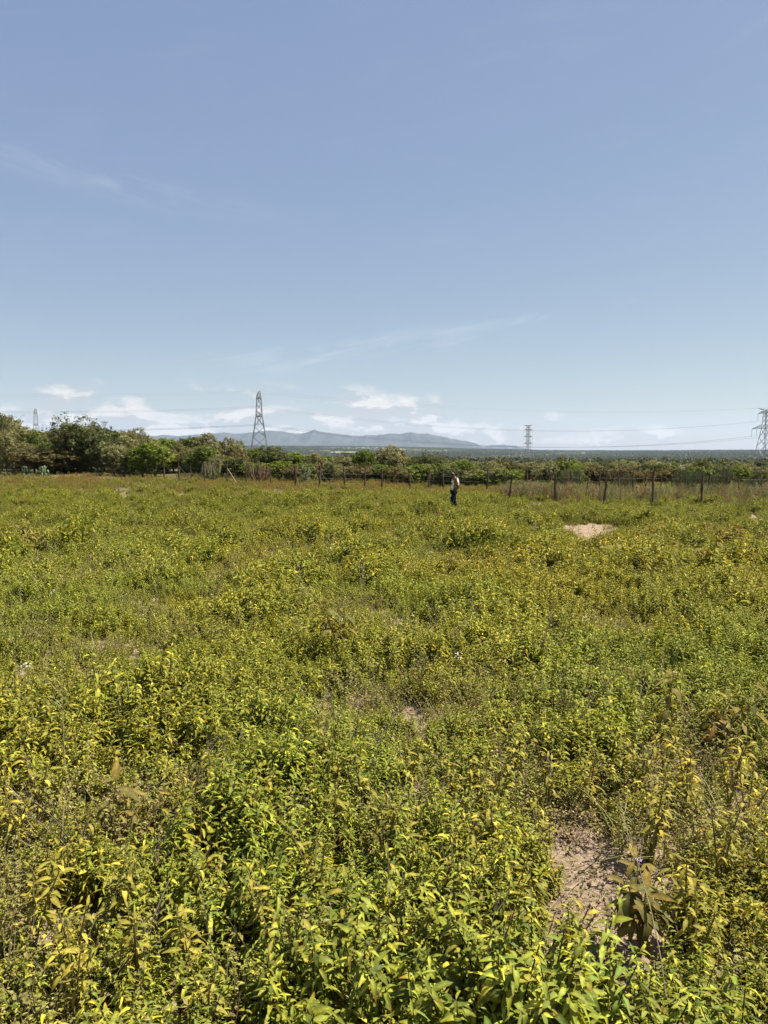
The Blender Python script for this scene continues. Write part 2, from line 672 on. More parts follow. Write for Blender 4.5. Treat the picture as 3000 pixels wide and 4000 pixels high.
def herb_leaf_color(r, rnd, kind='leafy'):
    k = rnd.uniform(0.58, 1.30)
    if kind == 'leafy':
        if r < 0.06:
            c = (0.52, 0.38, 0.040)
        elif r < 0.30:
            c = (0.37, 0.305, 0.036)
        elif r < 0.82:
            c = (0.262, 0.238, 0.030)
        else:
            c = (0.145, 0.155, 0.024)
    elif kind == 'grey':
        c = (0.265, 0.25, 0.055) if r > 0.22 else (0.29, 0.235, 0.085)
    elif kind == 'brown':
        c = (0.25, 0.125, 0.042) if r < 0.45 else ((0.26, 0.215, 0.06) if r < 0.75 else (0.17, 0.18, 0.04))
    else:
        c = (0.12, 0.14, 0.04)
    return tuple(v * k for v in c)


def make_leafy_herb(seed, H=0.42, nst=4, LL=0.075, seg=4, kind='leafy', spread=0.2, gap=0.06):
    rnd = random.Random(seed)
    mb = MB()
    for s in range(nst):
        a = rnd.uniform(0, 6.28)
        lean = rnd.uniform(0.05, 0.45)
        h = H * rnd.uniform(0.6, 1.1)
        bx, by = rnd.uniform(-spread, spread) * 0.6, rnd.uniform(-spread, spread) * 0.6
        pts = []
        for k in range(4):
            t = k / 3
            pts.append((bx + math.cos(a) * lean * h * t * t, by + math.sin(a) * lean * h * t * t, h * t))
        mb.tube(pts, [0.004, 0.0035, 0.003, 0.002], 3, (0.13, 0.10, 0.035), cap=False)
        nodes = int(0.42 / gap + h / gap)
        ph = rnd.uniform(0, 6.28)
        for q in range(nodes):
            t = 0.22 + 0.78 * (q / (nodes - 1)) ** 0.8
            p = Vector((bx + math.cos(a) * lean * h * t * t, by + math.sin(a) * lean * h * t * t, h * t))
            ph += 1.57 + rnd.uniform(-0.3, 0.3)
            sz = LL * (1.15 - 0.5 * max(0, (t - 0.75) / 0.25)) * rnd.uniform(0.75, 1.2)
            for side in (0, math.pi):
                rr = rnd.random()
                el = rnd.uniform(0.1, 0.75) if t > 0.6 else rnd.uniform(-0.25, 0.45)
                vs, fs = leaf_geo(sz, sz * rnd.uniform(0.23, 0.34), rnd.uniform(0.2, 0.85), rnd.uniform(0.1, 0.7), seg, 0.28, rnd)
                aa = ph + side + rnd.uniform(-0.3, 0.3)
                d = (math.cos(aa) * math.cos(el), math.sin(aa) * math.cos(el), math.sin(el))
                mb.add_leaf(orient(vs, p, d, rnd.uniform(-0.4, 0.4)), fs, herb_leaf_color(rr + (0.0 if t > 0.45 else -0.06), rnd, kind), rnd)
    return mb


def make_grey_herb(seed, H=0.26, nst=9):
    rnd = random.Random(seed)
    mb = MB()
    for s in range(nst):
        a = rnd.uniform(0, 6.28)
        lean = rnd.uniform(0.1, 0.9)
        h = H * rnd.uniform(0.5, 1.15)
        bx, by = rnd.uniform(-0.12, 0.12), rnd.uniform(-0.12, 0.12)
        f = lambda t: Vector((bx + math.cos(a) * lean * h * t, by + math.sin(a) * lean * h * t, h * t * (1.1 - 0.1 * t)))
        brown = rnd.random() < 0.3
        mb.tube([f(0), f(0.5), f(1)], [0.0022, 0.0018, 0.001], 3, (0.20, 0.16, 0.09), cap=False)
        for q in range(15):
            t = rnd.uniform(0.15, 1.0)
            aa = rnd.uniform(0, 6.28)
            el = rnd.uniform(-0.2, 0.9)
            L = rnd.uniform(0.012, 0.026)
            vs, fs = leaf_geo(L, L * 0.62, 0.25, 0.3, 2, 0, rnd)
            d = (math.cos(aa) * math.cos(el), math.sin(aa) * math.cos(el), math.sin(el))
            mb.add(orient(vs, f(t) + Vector((math.cos(aa), math.sin(aa), 0)) * 0.006, d), fs, herb_leaf_color(rnd.random() - (0.2 if brown else 0), rnd, 'grey'))
    return mb


def make_dry_weed(seed, H=0.75, nst=8):
    rnd = random.Random(seed)
    mb = MB()
    for s in range(nst):
        a = rnd.uniform(0, 6.28)
        lean = rnd.uniform(0.02, 0.35)
        h = H * rnd.uniform(0.55, 1.1)
        bx, by = rnd.uniform(-0.12, 0.12), rnd.uniform(-0.12, 0.12)
        f = lambda t: Vector((bx + math.cos(a) * lean * h * t * t, by + math.sin(a) * lean * h * t * t, h * t))
        c = rnd.choice([(0.22, 0.15, 0.09), (0.32, 0.24, 0.14), (0.15, 0.10, 0.06), (0.36, 0.29, 0.18)])
        mb.tube([f(0), f(0.4), f(0.75), f(1)], [0.006, 0.005, 0.004, 0.002], 3, c, cap=False)
        for q in range(7):
            t = rnd.uniform(0.35, 0.95)
            aa = rnd.uniform(0, 6.28)
            e = f(t) + Vector((math.cos(aa) * 0.09, math.sin(aa) * 0.09, rnd.uniform(0.05, 0.13))) * rnd.uniform(0.5, 1.2)
            mb.tube([f(t), e], [0.003, 0.0015], 3, c, cap=False)
            for w in range(3):
                L = rnd.uniform(0.02, 0.05)
                vs, fs = leaf_geo(L, L * 0.4, 0.3, 0.4, 2, 0, rnd)
                a2 = rnd.uniform(0, 6.28)
                mb.add(orient(vs, f(t).lerp(e, rnd.random()), (math.cos(a2), math.sin(a2), rnd.uniform(-0.5, 0.6))), fs, rnd.choice([c, (0.24, 0.15, 0.06), (0.15, 0.13, 0.05)]))
    return mb


def make_thin_stalk(seed):
    """one or two bare dry seed stalks standing above the leaves"""
    rnd = random.Random(seed)
    mb = MB()
    for s in range(rnd.choice([1, 2, 3])):
        a = rnd.uniform(0, 6.28)
        h = rnd.uniform(0.4, 0.72)
        lean = rnd.uniform(0.05, 0.5)
        f = lambda t: Vector((math.cos(a) * lean * h * t * t + 0.02 * s, math.sin(a) * lean * h * t * t, h * t))
        c = rnd.choice([(0.30, 0.25, 0.15), (0.20, 0.14, 0.08), (0.26, 0.24, 0.13)])
        mb.tube([f(k / 5) for k in range(6)], [0.0028, 0.0026, 0.0024, 0.002, 0.0016, 0.001], 3, c, cap=False)
        for q in range(5):
            t = rnd.uniform(0.55, 0.98)
            aa = rnd.uniform(0, 6.28)
            e = f(t) + Vector((math.cos(aa) * 0.05, math.sin(aa) * 0.05, 0.06)) * rnd.uniform(0.4, 1.3)
            mb.tube([f(t), e], [0.0015, 0.001], 3, c, cap=False)
            mb.tube([e, e + Vector((0, 0, 0.014))], [0.004, 0.002], 4, c)
    return mb


def make_mat_grass(seed):
    """low creeping mat: tiny leaves and short blades close to the soil"""
    rnd = random.Random(seed)
    mb = MB()
    for q in range(70):
        r, a = 0.16 * math.sqrt(rnd.random()), rnd.uniform(0, 6.28)
        p = Vector((r * math.cos(a), r * math.sin(a), rnd.uniform(0, 0.03)))
        aa = rnd.uniform(0, 6.28)
        if rnd.random() < 0.45:
            L = rnd.uniform(0.03, 0.09)
            vs, fs = leaf_geo(L, 0.004, 0.4, 0.2, 2, 0, rnd)
            el = rnd.uniform(0.3, 1.3)
            c = rnd.choice([(0.30, 0.25, 0.13), (0.19, 0.18, 0.06), (0.36, 0.29, 0.17)])
        else:
            L = rnd.uniform(0.012, 0.022)
            vs, fs = leaf_geo(L, L * 0.6, 0.2, 0.2, 2, 0, rnd)
            el = rnd.uniform(-0.1, 0.7)
            c = rnd.choice([(0.13, 0.14, 0.04), (0.18, 0.17, 0.055), (0.22, 0.16, 0.08)])
        mb.add(orient(vs, p, (math.cos(aa) * math.cos(el), math.sin(aa) * math.cos(el), math.sin(el))), fs, c)
    return mb


def make_grass_tuft(seed):
    rnd = random.Random(seed)
    mb = MB()
    for q in range(26):
        a = rnd.uniform(0, 6.28)
        L = rnd.uniform(0.14, 0.40)
        vs, fs = leaf_geo(L, rnd.uniform(0.003, 0.006), rnd.uniform(0.1, 0.6), 0.3, 4, 0, rnd)
        el = rnd.uniform(0.7, 1.45)
        c = rnd.choice([(0.34, 0.29, 0.15), (0.22, 0.22, 0.06), (0.28, 0.25, 0.10), (0.18, 0.20, 0.05)])
        mb.add(orient(vs, (rnd.uniform(-.03, .03), rnd.uniform(-.03, .03), 0), (math.cos(a) * math.cos(el), math.sin(a) * math.cos(el), math.sin(el))), fs, c)
    return mb


def make_clods(seed):
    """crumbs of soil, small stones and fallen dry leaves over a hand's breadth"""
    rnd = random.Random(seed)
    mb = MB()
    for q in range(26):
        r = rnd.uniform(0.003, 0.013) * (2.0 if rnd.random() < 0.1 else 1)
        p = Vector((rnd.uniform(-.12, .12), rnd.uniform(-.12, .12), r * 0.3))
        vs = [p + Vector(d).normalized() * r * rnd.uniform(0.7, 1.2) for d in ((1, 0, .1), (0, 1, -.1), (-1, 0, .1), (0, -1, 0), (.2, .1, 1), (0, .1, -1))]
        mb.add(vs, [(0, 1, 4), (1, 2, 4), (2, 3, 4), (3, 0, 4), (1, 0, 5), (2, 1, 5), (3, 2, 5), (0, 3, 5)], rnd.choice([(0.30, 0.21, 0.14), (0.24, 0.165, 0.105), (0.36, 0.28, 0.20)]))
    for q in range(9):
        L = rnd.uniform(0.02, 0.055)
        a = rnd.uniform(0, 6.28)
        vs, fs = leaf_geo(L, L * 0.3, rnd.uniform(-0.4, 0.5), 0.5, 4, 0.2, rnd)
        mb.add(orient(vs, (rnd.uniform(-.12, .12), rnd.uniform(-.12, .12), 0.006), (math.cos(a), math.sin(a), 0.12)), fs, rnd.choice([(0.26, 0.18, 0.10), (0.17, 0.11, 0.06), (0.34, 0.27, 0.16)]))
    for q in range(6):
        a = rnd.uniform(0, 6.28)
        p = Vector((rnd.uniform(-.12, .12), rnd.uniform(-.12, .12), 0.008))
        mb.tube([p, p + Vector((math.cos(a), math.sin(a), 0.1)) * rnd.uniform(0.05, 0.14)], [0.0018, 0.001], 3, (0.30, 0.24, 0.16), cap=False)
    return mb


def make_flower_sprig(seed):
    rnd = random.Random(seed)
    mb = MB()
    h = rnd.uniform(0.4, 0.5)
    mb.tube([(0, 0, 0), (0.02, 0.01, h)], [0.003, 0.0015], 3, (0.15, 0.13, 0.05), cap=False)
    for q in range(9):
        p = Vector((0.02 + rnd.uniform(-0.03, 0.03), 0.01 + rnd.uniform(-0.03, 0.03), h + rnd.uniform(-0.015, 0.02)))
        for k in range(4):
            a = k * 1.57 + q
            vs, fs = leaf_geo(0.008, 0.006, 0.1, 0.1, 2, 0, rnd)
            mb.add(orient(vs, p, (math.cos(a), math.sin(a), 0.5)), fs, (0.75, 0.72, 0.68))
    return mb


def make_clump(makers, seed, n, rad, smin, smax):
    """several plants joined over one pace of ground, for the field farther off"""
    rnd = random.Random(seed)
    mb = MB()
    for k in range(n):
        src = rnd.choice(makers)
        r, a = rad * math.sqrt(rnd.random()), rnd.uniform(0, 6.28)
        c, s_ = math.cos(a * 7), math.sin(a * 7)
        sc = rnd.uniform(smin, smax) * (1.22 - 0.62 * r / rad)
        g = rnd.uniform(0.8, 1.2)
        y = rnd.uniform(0.9, 1.12)
        b = len(mb.v)
        ox, oy = r * math.cos(a), r * math.sin(a)
        mb.v.extend([((c * p[0] - s_ * p[1]) * sc + ox, (s_ * p[0] + c * p[1]) * sc + oy, p[2] * sc) for p in src.v])
        mb.c.extend([(q[0] * g * y, q[1] * g, q[2] * g) for q in src.c])
        mb.f.extend([tuple(b + i for i in f) for f in src.f])
    return mb


def proto_collection(name, meshes):
    c = bpy.data.collections.new(name)
    for i, me in enumerate(meshes):
        o = bpy.data.objects.new('%s_%02d' % (name, i), me)
        c.objects.link(o)
    return c


def scatter_tree():
    ng = bpy.data.node_groups.new('scatter_on_points', 'GeometryNodeTree')
    ng.interface.new_socket('Geometry', in_out='INPUT', socket_type='NodeSocketGeometry')
    ng.interface.new_socket('Collection', in_out='INPUT', socket_type='NodeSocketCollection')
    ng.interface.new_socket('Geometry', in_out='OUTPUT', socket_type='NodeSocketGeometry')
    gi, go = ng.nodes.new('NodeGroupInput'), ng.nodes.new('NodeGroupOutput')
    ci = ng.nodes.new('GeometryNodeCollectionInfo')
    ci.inputs['Separate Children'].default_value = True
    ci.inputs['Reset Children'].default_value = True
    ip = ng.nodes.new('GeometryNodeInstanceOnPoints')
    ip.inputs['Pick Instance'].default_value = True
    ng.links.new(gi.outputs[0], ip.inputs['Points'])
    ng.links.new(gi.outputs[1], ci.inputs[0])
    ng.links.new(ci.outputs[0], ip.inputs['Instance'])
    for nm, typ, sock in (('pid', 'INT', 'Instance Index'), ('rot', 'FLOAT_VECTOR', 'Rotation'), ('scl', 'FLOAT_VECTOR', 'Scale')):
        a = ng.nodes.new('GeometryNodeInputNamedAttribute')
        a.data_type = typ
        a.inputs[0].default_value = nm
        ng.links.new(a.outputs[0], ip.inputs[sock])
    ng.links.new(ip.outputs[0], go.inputs[0])
    return ng


SCATTER = scatter_tree()


def scatter(name, coll, pts, pid, rot, scl, tint, label, cat, mat):
    n = len(pts)
    me = bpy.data.meshes.new(name)
    me.vertices.add(n)
    me.vertices.foreach_set('co', np.asarray(pts, np.float32).ravel())
    for nm, typ, key, arr in (('pid', 'INT', 'value', pid), ('rot', 'FLOAT_VECTOR', 'vector', rot),
                              ('scl', 'FLOAT_VECTOR', 'vector', scl), ('tint', 'FLOAT_VECTOR', 'vector', tint)):
        a = me.attributes.new(nm, typ, 'POINT')
        a.data.foreach_set(key, np.asarray(arr, np.int32 if typ == 'INT' else np.float32).ravel())
    me.materials.append(mat)
    o = link(name, me)
    md = o.modifiers.new('scatter', 'NODES')
    md.node_group = SCATTER
    for it in SCATTER.interface.items_tree:
        if it.name == 'Collection':
            md[it.identifier] = coll
    tag(o, label, cat, kind='stuff')
    return o


# ---- where the soil lies bare: centre, half sizes along x and y, turned
BARE = []


def bare(px, py, rx, ry):
    p = gpt(px, py)
    BARE.append((p.x, p.y, rx, ry))


bare(2205, 3250, 0.20, 0.16); bare(2275, 3430, 0.20, 0.22); bare(2310, 3600, 0.19, 0.2); bare(2330, 3760, 0.17, 0.2); bare(2340, 3900, 0.12, 0.14)
bare(2410, 3290, 0.12, 0.07); bare(1630, 3270, 0.06, 0.06)

BARE.extend([(5.30, 19.6, 0.55, 1.9), (5.85, 21.7, 0.62, 1.9), (6.42, 23.8, 0.80, 1.7)])
bare(640, 3370, 0.10, 0.06); bare(150, 3690, 0.10, 0.07)
BARE_A = np.array(BARE)


def bareness(x, y, grow=1.0):
    b = np.zeros_like(x)
    w = (fbm(x * 5, y * 5, 2) - 0.5) * 0.9
    for cx, cy, rx, ry in BARE_A:
        q = np.hypot((x - cx) / (rx * grow), (y - cy) / (ry * grow)) + w
        b = np.maximum(b, 1 - sst(0.75, 1.1, q))
    return b


def field_points(y0, y1, dens, seed, slope=0.60, margin=1.0):
    rng = np.random.default_rng(seed)
    n = int(dens * ((slope * (y1 ** 2 - y0 ** 2)) + 2 * margin * (y1 - y0)))
    y = np.sqrt(rng.uniform(y0 ** 2, y1 ** 2, n))
    x = rng.uniform(-1, 1, n) * (slope * y + margin)
    return x, y, rng


def rot_scl(rng, n, s, tilt=0.15):
    rot = np.stack([rng.normal(0, tilt, n), rng.normal(0, tilt, n), rng.uniform(0, 6.28, n)], -1)
    sc = np.stack([s, s, s * rng.uniform(0.85, 1.2, n)], -1)
    return rot, sc


def mosaic(x, y):
    """how strongly the leafy herb stands here (0..1), in clumps a pace or two across"""
    a = fbm(x / 1.25 + 40, y / 1.6 + 11, 4)
    b = fbm(x / 5.5 + 7, y / 9 + 3, 3)
    return np.clip((a - 0.34) * 3.0 + (b - 0.5) * 1.6, 0, 1)


def yellowness(x, y):
    return np.clip((fbm(x / 2.2 + 90, y / 3 + 31, 3) - 0.42) * 3.0, 0, 1)


# positions of the plants that stand as individuals, kept clear of the cover
SOLO = []


def build_field():
    leafy = [make_leafy_herb(100 + i, H=0.32 + 0.03 * (i % 4), nst=6 + i % 3, LL=0.053 + 0.006 * (i % 5), gap=0.052).mesh('leafy', M['herb'], True) for i in range(12)]
    c_leafy = proto_collection('leafy_pattern', leafy)
    c_brown = proto_collection('brown_pattern', [make_leafy_herb(300 + i, 0.42, 5, 0.06, 2, 'brown').mesh('brown', M['herb']) for i in range(5)])
    c_dry = proto_collection('dry_pattern', [make_dry_weed(400 + i).mesh('dry', M['dry']) for i in range(6)])
    c_stalk = proto_collection('stalk_pattern', [make_thin_stalk(500 + i).mesh('stalk', M['dry']) for i in range(8)])
    c_mat = proto_collection('mat_pattern', [make_mat_grass(600 + i).mesh('mat', M['herb']) for i in range(5)])
    c_flower = proto_collection('flower_pattern', [make_flower_sprig(700 + i).mesh('flower', M['herb']) for i in range(3)])

    solo = np.array(SOLO) if SOLO else np.zeros((0, 3))

    def clear(x, y):
        k = np.ones(len(x), bool)
        for sx, sy, sr in solo:
            k &= np.hypot(x - sx, y - sy) > sr
        return k

    # leafy cover: single plants near the camera, joined clumps beyond
    far_src = [make_leafy_herb(150 + i, H=0.36 + 0.03 * (i % 4), nst=4 + i % 3, LL=0.078 + 0.006 * (i % 4), seg=4, gap=0.075) for i in range(6)]
    c_far = proto_collection('leafy_far_pattern', [make_clump(far_src, 160 + i, 11, 0.42, 0.75, 1.25).mesh('leafy_far', M['herb']) for i in range(8)])

    def leafy_cover(name, coll, ncoll, bands, lo, label):
        X, Y, S, T = [], [], [], []
        for (y0, y1, dens, sd) in bands:
            x, y, rng = field_points(y0, y1, dens, sd)
            m = mosaic(x, y)
            b = bareness(x, y)
            keep = (rng.random(len(x)) < (lo + (1 - lo) * m)) & (b < 0.25) & clear(x, y)
            redge = sst(42, 60, np.hypot(x * 0.8, y)) * 0.6
            keep &= rng.random(len(x)) > redge * (x < 8)
            x, y, m = x[keep], y[keep], m[keep]
            hgt = 0.52 + 0.42 * m + (fbm(x / 0.62 + 9, y / 0.75, 2) - 0.5) * (1.05 + 0.7 * sst(8, 14, y))
            hgt = hgt * (1 - 0.45 * bareness(x, y, 1.7))
            s = np.clip(hgt, 0.34, 1.4) * rng.uniform(0.8, 1.15, len(x))
            s = s * (1 - 0.22 * sst(30, 52, y)) * (0.66 + 0.34 * sst(1.0, 2.8, y))
            yl = yellowness(x, y)
            k = rng.uniform(0.82, 1.12, len(x)) * (0.81 + 0.36 * fbm(x / 3.1 + 60, y / 5 + 2, 3)) * (1 - 0.17 * sst(5, 22, y))
            T.append(np.stack([(0.765 + (0.22 - 0.16 * sst(10, 30, y)) * yl) * k, (0.98 + 0.06 * yl) * k, (0.92 + 0.1 * yl) * k], -1))
            X.append(x); Y.append(y); S.append(s)
        x, y, s, t = map(np.concatenate, (X, Y, S, T))
        rng = np.random.default_rng(71)
        rot, sc = rot_scl(rng, len(x), s, 0.15 if ncoll == 12 else 0.06)
        P = np.stack([x, y, ground_z(x, y) - 0.01], -1)
        scatter(name, coll, P, rng.integers(0, ncoll, len(x)), rot, sc, t, label, 'herbs', M['herb'])

    leafy_cover('leafy_herb_cover', c_leafy, 12, ((0.7, 5, 78, 1), (5, 11, 76, 2)), 0.88, 'dense yellow-green leafy herbs covering the near part of the field')
    leafy_cover('distant_herb_cover', c_far, 8, ((10.5, 22, 8.2, 3), (22, 40, 6.0, 5), (40, 68, 3.4, 4)), 0.97, 'leafy herbs covering the middle and far field up to the fence')

    # small-leaved grey-green herbs filling between
    grey_src = [make_grey_herb(200 + i, 0.22 + 0.03 * (i % 3)) for i in range(6)]
    c_grey = proto_collection('grey_pattern', [make_clump(grey_src, 260 + i, 4, 0.2, 0.7, 1.2).mesh('grey', M['herb']) for i in range(6)])
    X, Y, S, T = [], [], [], []
    for (y0, y1, dens, sd) in ((0.7, 6, 18, 11), (6, 20, 6, 12), (20, 60, 1.2, 13)):
        x, y, rng = field_points(y0, y1, dens, sd)
        m = mosaic(x, y)
        keep = (rng.random(len(x)) < (1.0 - 0.7 * m)) & (bareness(x, y) < 0.3) & clear(x, y)
        x, y = x[keep], y[keep]
        X.append(x); Y.append(y)
        S.append(rng.uniform(0.8, 1.35, len(x)) * (0.75 + 0.5 * fbm(x / 1.5, y / 1.5, 2)))
        g = rng.uniform(0.8, 1.15, len(x))
        T.append(np.stack([g, g * 1.0, g], -1))
    x, y, s, t = map(np.concatenate, (X, Y, S, T))
    rng = np.random.default_rng(72)
    rot, sc = rot_scl(rng, len(x), s, 0.08)
    P = np.stack([x, y, ground_z(x, y) - 0.01], -1)
    scatter('small_leaved_herb_cover', c_grey, P, rng.integers(0, 6, len(x)), rot, sc, t,
            'grey-green small-leaved herbs filling gaps between leafy clumps', 'herbs', M['herb'])

    # creeping mat on and around the bare soil
    x, y, rng = field_points(0.9, 9, 42, 21)
    x = np.concatenate([x, rng.uniform(4.3, 7.6, 420)])
    y = np.concatenate([y, rng.uniform(17.5, 26, 420)])
    b = bareness(x, y)
    keep = rng.random(len(x)) < np.where(b > 0.3, 0.34, 0.55)
    x, y = x[keep], y[keep]
    rot, sc = rot_scl(rng, len(x), rng.uniform(0.6, 1.3, len(x)), 0.05)
    t = np.ones((len(x), 3)) * rng.uniform(0.8, 1.2, (len(x), 1))
    scatter('creeping_ground_cover', c_mat, np.stack([x, y, ground_z(x, y)], -1), rng.integers(0, 5, len(x)), rot, sc, t,
            'low creeping leaves and dry blades on bare soil', 'ground cover', M['herb'])

    # grass tufts here and there
    c_tuft = proto_collection('tuft_pattern', [make_grass_tuft(650 + i).mesh('tuft', M['herb']) for i in range(6)])
    x, y, rng = field_points(1.2, 16, 8.0, 22)
    k = (rng.random(len(x)) < np.clip((fbm(x / 1.3 + 15, y / 1.3 + 4, 3) - 0.47) * 6, 0, 1)) & (bareness(x, y) < 0.6)
    x, y = x[k], y[k]
    rot, sc = rot_scl(rng, len(x), rng.uniform(0.7, 1.3, len(x)), 0.1)
    t = np.ones((len(x), 3)) * rng.uniform(0.8, 1.2, (len(x), 1))
    scatter('grass_tufts', c_tuft, np.stack([x, y, ground_z(x, y)], -1), rng.integers(0, 6, len(x)), rot, sc, t,
            'thin straw and green grass tufts between the herbs', 'grass', M['herb'])

    # crumbs and litter on the bare soil
    c_clod = proto_collection('clod_pattern', [make_clods(660 + i).mesh('clods', M['dry']) for i in range(6)])
    x, y, rng = field_points(1.2, 9, 34, 23)
    k = bareness(x, y, 1.15) > 0.3
    x, y = x[k], y[k]
    rot, sc = rot_scl(rng, len(x), rng.uniform(0.7, 1.2, len(x)), 0.02)
    t = np.ones((len(x), 3)) * rng.uniform(0.8, 1.2, (len(x), 1))
    scatter('soil_crumbs_and_litter', c_clod, np.stack([x, y, ground_z(x, y)], -1), rng.integers(0, 6, len(x)), rot, sc, t,
            'crumbs of soil, dry leaves and bits of straw on bare earth', 'litter', M['dry'])

    # thin dry stalks all over
    X, Y = [], []
    for (y0, y1, dens, sd) in ((1.2, 10, 7.5, 31), (10, 55, 1.2, 32)):
        x, y, rng = field_points(y0, y1, dens, sd)
        k = rng.random(len(x)) < np.clip(0.15 + 1.3 * (fbm(x / 1.8 + 5, y / 1.8, 2) - 0.35), 0, 1)
        X.append(x[k]); Y.append(y[k])
    x, y = np.concatenate(X), np.concatenate(Y)
    rng = np.random.default_rng(73)
    rot, sc = rot_scl(rng, len(x), rng.uniform(0.6, 1.1, len(x)), 0.2)
    t = np.ones((len(x), 3)) * rng.uniform(0.7, 1.2, (len(x), 1))
    scatter('dry_seed_stalks', c_stalk, np.stack([x, y, ground_z(x, y)], -1), rng.integers(0, 8, len(x)), rot, sc, t,
            'thin dry seed stalks rising above the leafy herbs', 'stalks', M['dry'])

    # white flower heads, few
    x, y, rng = field_points(4.5, 22, 0.25, 33)
    rot, sc = rot_scl(rng, len(x), rng.uniform(0.6, 1.0, len(x)), 0.2)
    t = np.ones((len(x), 3))
    scatter('tiny_white_flowers', c_flower, np.stack([x, y, ground_z(x, y)], -1), rng.integers(0, 3, len(x)), rot, sc, t,
            'tiny white flower heads dotted among the herbs', 'flowers', M['herb'])

    # russet herbs before the far fence, and a few patches within the field
    x, y, rng = field_points(16, 74, 11, 41)
    r = np.hypot(x, y)
    z1 = sst(47, 58, r) * (x < 9) * 0.55 + 0.035 * sst(20, 40, r)
    z1 = np.where(x > 9, 0.22 * sst(36, 40, y), z1)
    z1 = z1 * (0.35 + 1.2 * sst(0.4, 0.62, fbm(x / 3, y / 4, 3)))
    z1 = z1 * (0.5 + 0.5 * sst(-16, -6, x))
    k = rng.random(len(x)) < z1
    x, y = x[k], y[k]
    rot, sc = rot_scl(rng, len(x), rng.uniform(0.6, 1.1, len(x)), 0.15)
    yl = fbm(x / 4 + 3, y / 5, 2)
    t = np.stack([0.75 + 0.35 * yl, 0.8 + 0.45 * (1 - yl), 0.9 + 0 * yl], -1)
    scatter('russet_herb_cover', c_brown, np.stack([x, y, ground_z(x, y)], -1), rng.integers(0, 5, len(x)), rot, sc, t,
            'russet brown herbs in front of the far fence', 'herbs', M['herb'])

    # tall dry weeds in the fenced corner on the right
    rng = np.random.default_rng(51)
    n = 3900
    y = rng.uniform(34.5, 60, n)
    x = rng.uniform(5.0, 36, n)
    line = 39.5 - (x - 6.2) * 0.52
    k = (y > line + 0.3) & (x < 0.6 * y + 2) & (rng.random(n) < 0.25 + 1.3 * (fbm(x / 2.2, y / 2.2, 3) - 0.3))
    k &= (x > 6.4 + (y - 39) * 0.12)
    x, y = x[k], y[k]
    xe, ye = rng.uniform(6.6, 9.4, 230), rng.uniform(39.6, 43.5, 230)
    x, y = np.concatenate([x, xe]), np.concatenate([y, ye])
    rot, sc = rot_scl(rng, len(x), rng.uniform(0.8, 1.35, len(x)) * np.where(y > 47, 0.8, 1.0), 0.12)
    t = np.ones((len(x), 3)) * rng.uniform(0.75, 1.3, (len(x), 1)) * np.where(rng.random((len(x), 1)) < 0.5, np.array([[0.85, 1.2, 0.7]]), np.array([[1.1, 0.98, 0.88]]))
    scatter('tall_dry_weeds', c_dry, np.stack([x, y, ground_z(x, y)], -1), rng.integers(0, 6, len(x)), rot, sc, t,
            'tall brown dry weeds inside the fenced corner at right', 'weeds', M['dry'])


